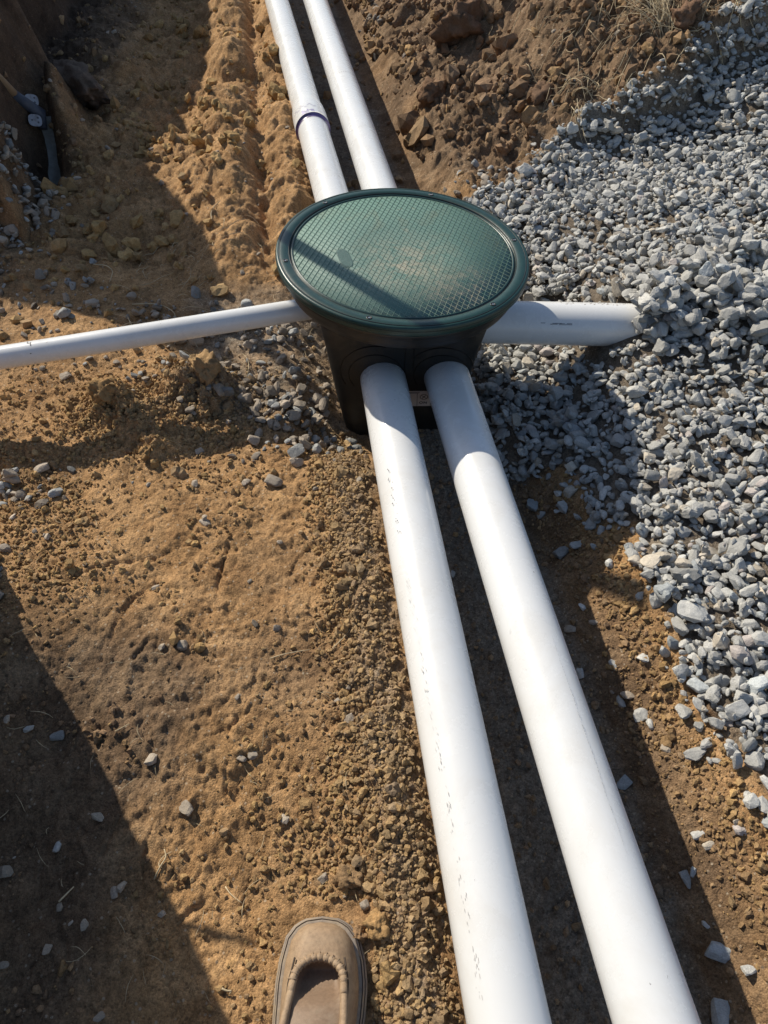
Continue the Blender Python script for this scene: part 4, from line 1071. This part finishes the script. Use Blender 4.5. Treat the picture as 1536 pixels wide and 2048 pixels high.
def root_at(pxs, rad, label, m=ROOT, lift=0.004):
    pts = []
    for (a, b) in pxs:
        x, y, z = on_ground(a, b); pts.append((x, y, z + rad + lift))
    # smooth
    out = []
    for i in range(len(pts) - 1):
        for t in np.linspace(0, 1, 5)[:-1]:
            out.append(Vector(pts[i]).lerp(Vector(pts[i + 1]), float(t)))
    out.append(Vector(pts[-1]))
    for _ in range(2): out = [out[0]] + [(out[i - 1] + out[i] * 2 + out[i + 1]) / 4 for i in range(1, len(out) - 1)] + [out[-1]]
    return tube('root', out, [rad * (1 - 0.5 * i / len(out)) for i in range(len(out))], m, None, 6, label=label, cat='root', group='loose roots and stems on the soil')
root_at([(425, 445), (422, 430), (430, 415), (442, 405)], 0.0022, 'thin pale root arching on the sunlit clay left of the lid', STRAW)
root_at([(265, 612), (320, 610), (352, 628), (350, 650)], 0.0016, 'pale stem lying among pebbles above the thin pipe', STRAW)
root_at([(188, 532), (215, 534), (228, 545), (220, 568)], 0.0015, 'hooked pale root in the shaded soil at left', STRAW)
root_at([(310, 1760), (322, 1735), (335, 1715), (330, 1700)], 0.0016, 'forked pale twig on the shadow edge left of the shoe', STRAW)
root_at([(322, 1738), (318, 1728), (330, 1712), (345, 1705)], 0.0010, 'short side shoot beside the forked pale twig', STRAW)
root_at([(120, 1805), (150, 1775)], 0.0016, 'straight grey straw in the dark lower left corner', STRAW)
root_at([(452, 1775), (462, 1790), (485, 1808)], 0.0012, 'fine pale straw on the sunlit clay left of the shoe toe', STRAW)
root_at([(445, 1978), (455, 1983), (465, 1982), (460, 1990)], 0.0016, 'small bent twig on the clay left of the shoe', STRAW)
root_at([(540, 1320), (570, 1310), (620, 1302)], 0.0013, 'long pale root crossing the heel print', STRAW)
root_at([(665, 1300), (690, 1275), (700, 1262)], 0.0011, 'thin pale root leaning up near the left pipe', STRAW)
root_at([(232, 1465), (260, 1450)], 0.0012, 'tiny white straw near the shadow edge at left', STRAW)

# ------------------------------------------------------------------ shovel in the shaded bank
sh = empty('shovel', on_ground(75, 300), label='old steel shovel with a wooden handle leaning in the dark left bank', cat='shovel')
SZ = sh.location.copy()
def W(px_, py_, D):      # world point seen at a pixel of the photo at depth D
    u = (px_ - 768) / 1450; v = (1024 - py_) / 1450
    return Vector((u * D, (math.cos(PITCH) + v * math.sin(PITCH)) * D, CAM_H + (-math.sin(PITCH) + v * math.cos(PITCH)) * D))
D0 = 2.05
def hD(px_, py_): 
    x, y, z = on_ground(px_, py_); return cam_depth((x, y, z))
Dt = hD(104, 372) - 0.02
tip = W(104, 374, Dt); neck = W(82, 228, Dt - 0.06); sock = W(24, 188, Dt - 0.16); top_ = W(-40, 120, Dt - 0.30); endh = top_ + (top_ - sock).normalized() * 0.25
# blade: curved plate, dished, outline tapering to a rounded point
ax = (tip - neck); Lb = ax.length; ax.normalize()
side = ax.cross(Vector((0.55, -0.6, 0.55))).normalized(); nrm = side.cross(ax).normalized()
V = []; F = []; nu, nvv = 12, 16
for i in range(nvv + 1):
    t = i / nvv
    hw = 0.052 * (min(1, 0.9 + t * 0.3) if t < 0.5 else math.sqrt(max(0.0, 1 - ((t - 0.5) / 0.5) ** 2.2)) * 1.0 + 0.02)
    for j in range(nu + 1):
        s = -1 + 2 * j / nu
        p = neck + ax * Lb * t + side * hw * s + nrm * (-0.030 * (1 - s * s) + 0.012 * t * t)
        V.append(tuple(p - SZ))
for i in range(nvv):
    for j in range(nu):
        b = i * (nu + 1) + j; F.append((b, b + 1, b + nu + 2, b + nu + 1))
me = bpy.data.meshes.new('blade'); me.from_pydata(V, [], F); me.polygons.foreach_set('use_smooth', [True] * len(me.polygons))
bl = link('blade', me, STEEL, sh); md = bl.modifiers.new('thick', 'SOLIDIFY'); md.thickness = 0.003
tube('socket', [neck + ax * 0.05 - SZ, neck - SZ, sock - SZ], [0.014, 0.021, 0.019], BLUE_STEEL, sh, 20)
tube('handle', [sock - (sock - neck) * 0.1 - SZ, top_ - SZ, endh - SZ], [0.0175, 0.0175, 0.0165], WOOD, sh, 20)
for s_ in (-1, 1):
    c = W(63, 201, Dt - 0.10) if s_ < 0 else W(70, 241, Dt - 0.10)
    rg = [[tuple(c + side * 0.023 * math.copysign(abs(math.cos(t)) ** 0.7, math.cos(t)) + ax * 0.020 * math.copysign(abs(math.sin(t)) ** 0.7, math.sin(t)) + nrm * h_ - SZ) for t in [2 * math.pi * k / 20 for k in range(20)]] for h_ in (0.0, 0.004)]
    pl = loft('step_plate', rg, PLATE, sh, smooth=False)
    for q, w2 in ((-0.010, -0.009), (-0.010, 0.006), (0.010, 0.000)):
        cc = c + side * q + ax * w2 + nrm * 0.0042
        loft('rivet', [[tuple(cc + (side * math.cos(t) + ax * math.sin(t)) * r_ + nrm * h_ - SZ) for t in [2 * math.pi * k / 10 for k in range(10)]] for r_, h_ in ((0.0035, -0.001), (0.0030, 0.0012))], MARK, pl, smooth=False)

# unseen stake added off the left edge; its thin shadow crosses the lid
a_l = Vector((-0.24, 1.535, 0.31)); b_l = Vector((0.075, 1.235, 0.31)); kk_ = Vector((-0.95, 1.0, 1.0))
ab = b_l - a_l
sa = a_l + ab * 1.25 + kk_ * 1.04; sb = a_l - ab * 3.0 + kk_ * 0.35
dirs = (sa - sb).normalized(); p_ = sb.copy(); t_ = 0
while t_ < 4:
    p_ = sb - dirs * t_
    if p_.z < hq(p_.x, p_.y): break
    t_ += 0.02
stake = empty('shadow_stake', tuple(p_), label='unseen leaning stake with string, added beyond the left edge to shadow the lid', cat='stake')
tube('stake_shaft', [p_ - dirs * 0.15 - p_, sa + dirs * 0.05 - p_], 0.021, WOOD, stake, 16)
tube('string', [sa - p_ - dirs * 0.05 + Vector((0.015 * math.cos(t), 0.015 * math.sin(t), 0.01 * t / 6)) for t in np.linspace(0, 18, 40)], 0.002, STRAW, stake, 6)

# unseen weeds added off the left edge, shaped by the shadows they throw
wd = empty('shadow_weed', (-0.87, 0.68, 0.40), label='unseen weed stalks added beyond the left edge to cast thin shadows on the clay', cat='weed')
def shadow_src(px_, py_, h): x, y, z = on_ground(px_, py_); return Vector((x, y, z)) + Vector((-0.95, 1.0, 1.0)) * (h - z)
for pl_, rd in (([((120, 1470), .36), ((160, 1500), .42), ((230, 1600), .50), ((300, 1735), .60)], 0.005), ([((260, 1820), .50), ((365, 1850), .62), ((430, 1870), .66), ((510, 1890), .72)], 0.006), ([((120, 1440), .38), ((170, 1520), .45), ((215, 1570), .5)], 0.004)):
    pts = [shadow_src(a[0], a[1], h) - Vector(wd.location) for a, h in pl_]
    tube('stalk', [Vector((0, 0, 0))] + pts, [rd] * len(pts) + [rd * 0.7], STRAW, wd, 8)

# ------------------------------------------------------------------ work shoe
SHX = -0.094
shoe = empty('work_shoe', (-0.090, 0.10, 0.0), label='dusty tan leather slip-on work shoe at the bottom edge, toe pointing to the box', cat='shoe')
SHZ = hq(-0.09, 0.15) - 0.002
YT = 0.200
def shoe_outline(n=64, grow=0.0, L=0.285):
    """plan outline, heel at y = YT-L; returns points counter-clockwise"""
    pts = []
    prof_ = [(0.00, 0.000), (0.0025, 0.020), (0.009, 0.033), (0.024, 0.0445), (0.050, 0.0515), (0.080, 0.0545), (0.12, 0.0530), (0.17, 0.045), (0.22, 0.040), (0.255, 0.038), (0.275, 0.028), (0.285, 0.0)]
    d = np.array([p[0] for p in prof_]); wv = np.array([p[1] for p in prof_])
    for i in range(n):
        a = 2 * math.pi * i / n
        t = (1 - math.cos(a)) / 2
        dd = t * L; hw = np.interp(dd, d, wv)
        s = 1 if a <= math.pi else -1
        x = s * hw; asym = 0.006 * math.sin(math.pi * min(1, dd / 0.2)) 
        nx, ny = (x, 1)
        pts.append([(x * (1 + grow / 0.05)) + asym + 0.0 - 0.16 * (dd - 0.10) * 0.25, YT - dd + grow * math.cos(a) * 0.9])
    return pts
def sring(grow, z, n=64): return [(SHX + x - shoe.location.x, y - shoe.location.y, z + SHZ) for x, y in shoe_outline(n, grow)]
loft('outsole', [sring(0.0070, 0.002), sring(0.0095, 0.006), sring(0.0095, 0.015), sring(0.0070, 0.0175)], RUBBER, shoe)
loft('midsole', [sring(0.0035, 0.0170), sring(0.0060, 0.0190), sring(0.0060, 0.0245), sring(0.0035, 0.0270), sring(0.0005, 0.0275)], RUBBER, shoe)
tube('welt_groove', [Vector(p) for p in sring(0.0036, 0.0272)] + [Vector(sring(0.0036, 0.0272)[0])], 0.0007, SEAMD, shoe, 6)
tube('sole_groove', [Vector(p) for p in sring(0.0068, 0.0172)] + [Vector(sring(0.0068, 0.0172)[0])], 0.0006, SEAMD, shoe, 6)
# upper: side wall rolling in to the apron seam
def upz(dd, base): return base
def sring2(grow, zf, n=64):
    o = []
    for x, y in shoe_outline(n, grow):
        dd = YT - y; o.append((SHX + x - shoe.location.x, y - shoe.location.y, SHZ + zf(dd)))
    return o
rise = lambda dd: ss(0.02, 0.16, np.array(dd))
loft('upper', [sring2(-0.0010, lambda d: 0.0275), sring2(-0.0025, lambda d: 0.036 + 0.004 * rise(d)), sring2(-0.0060, lambda d: 0.045 + 0.012 * rise(d)), sring2(-0.0105, lambda d: 0.051 + 0.022 * rise(d)),
               sring2(-0.0155, lambda d: 0.055 + 0.032 * rise(d)), sring2(-0.0205, lambda d: 0.0575 + 0.040 * rise(d))], LEATHER, shoe, cap=False)
# apron seam: U of rolled leather with whip stitches
def apron(t):
    """t 0..1 along the U from left rear over the toe to right rear"""
    a = -1 + 2 * t
    ang = a * math.pi / 2
    if abs(a) < 0.42:
        q = a / 0.42 * math.pi / 2
        x = 0.0335 * math.sin(q); d = 0.050 + 0.028 * (1 - math.cos(q))
    else:
        k = (abs(a) - 0.42) / 0.58
        x = math.copysign(0.0335 + 0.008 * math.sin(k * math.pi / 2), a); d = 0.078 + k * 0.12
    return x, d
def apron_pt(t, dz=0.0, shrink=1.0):
    x, d = apron(t)
    asym = 0.006 * math.sin(math.pi * min(1, d / 0.2)) - 0.04 * (d - 0.10)
    return Vector((SHX + x * shrink + asym - shoe.location.x, YT - d - shoe.location.y, SHZ + 0.0600 + 0.040 * float(rise(d)) + dz))
seam = [apron_pt(t, 0.0015 + 0.0014 * math.sin(t * 190) * (0.8 if 0.25 < t < 0.75 else 0.2)) for t in np.linspace(0, 1, 240)]
tube('apron_seam', seam, 0.0052, LEATHER, shoe, 10, caps=True)
# gap between outer wall top ring and the seam: toe cap leather
n = 60
r0 = []; r1_ = []; r2_ = []
for i in range(n + 1):
    t = i / n; x, d = apron(t)
    ang_ = -1 + 2 * t
    # matching outline point: same bearing from the apron centre
    c = Vector((SHX + 0.004 - shoe.location.x, YT - 0.085 - shoe.location.y, 0))
    p = apron_pt(t)
    best = None
    if d < 0.084:
        dirv = Vector((p.x - c.x, p.y - c.y, 0)).normalized()
        out = sring2(-0.0200, lambda dd: 0.0575 + 0.040 * rise(dd), 256)
        q = max(out, key=lambda w_: (Vector((w_[0] - c.x, w_[1] - c.y, 0)).normalized()).dot(dirv))
    else:
        out = sring2(-0.0200, lambda dd: 0.0575 + 0.040 * rise(dd), 256)
        q = min((w_ for w_ in out if (w_[0] - c.x) * x > 0), key=lambda w_: abs(w_[1] - p.y))
    q = Vector(q); r0.append(tuple(q)); r1_.append(tuple((q + p) / 2 + Vector((0, 0, 0.0026)))); r2_.append(tuple(p + Vector((0, 0, 0.001))))
loft('toe_cap', [r0, r1_, r2_], LEATHER, shoe, cap=False, closed_rings=False)
# lowered vamp inside the seam
V = []; F = []; m1 = 30; m2 = 14
for i in range(m1 + 1):
    t = i / m1 * 0.5
    L_ = apron_pt(t); R_ = apron_pt(1 - t)
    for j in range(m2 + 1):
        s = j / m2; p = L_.lerp(R_, s)
        edge = min(s, 1 - s) * 2
        d = YT - (p.y + shoe.location.y)
        sink = 0.001 + (0.0005 + 0.019 * ss(0.108, 0.082, np.array(d))) * ss(0.0, 0.30, np.array(edge)) 
        toe = ss(0.050, 0.062, np.array(d))
        arch = 0.013 * math.sin(math.pi * s) * float(ss(0.06, 0.16, np.array(d)))
        V.append((p.x, p.y, p.z - float(sink) * float(toe) - 0.003 + arch))
for i in range(m1):
    for j in range(m2):
        b = i * (m2 + 1) + j; F.append((b, b + 1, b + m2 + 2, b + m2 + 1))
me = bpy.data.meshes.new('vamp'); me.from_pydata(V, [], F); me.polygons.foreach_set('use_smooth', [True] * len(me.polygons))
link('vamp', me, LEATHER_IN, shoe)
for i in range(13):
    t = 0.30 + 0.40 * i / 12
    p = apron_pt(t, 0.0); q = apron_pt(t + 0.004, 0.0); dv = (q - p).normalized(); nv_ = Vector((-dv.y, dv.x, 0)).normalized()
    tube('stitch', [p + nv_ * 0.0065 + Vector((0, 0, 0.0005)), p + nv_ * 0.003 + Vector((0, 0, 0.0062)), p - nv_ * 0.003 + Vector((0, 0, 0.0062)), p - nv_ * 0.0055 + Vector((0, 0, 0.0))], 0.0011, THREAD, shoe, 5)
# side seams running back from the toe
for s_ in (-1, 1):
    pts = []
    for k in np.linspace(0, 1, 14):
        d = 0.050 + 0.13 * k; hw = np.interp(d, [0, 0.028, 0.05, 0.08, 0.12, 0.17, 0.22], [0, 0.0425, 0.0505, 0.0555, 0.0535, 0.045, 0.04]) - 0.0115 - 0.004 * (1 - k)
        asym = 0.006 * math.sin(math.pi * min(1, d / 0.2)) - 0.04 * (d - 0.10)
        pts.append(Vector((SHX + s_ * hw * 0.97 + asym - shoe.location.x, YT - d - shoe.location.y, SHZ + 0.0595 + 0.036 * float(rise(d)))))
    tube('side_seam', pts, 0.0014, SEAMD, shoe, 6)
# collar and trouser hem at the ankle (out of frame)
tube('trouser_leg', [Vector((0, -0.125, SHZ + 0.085)), Vector((0, -0.135, SHZ + 0.22)), Vector((0, -0.16, SHZ + 0.42))], [0.055, 0.062, 0.07], CUFF, shoe, 24)
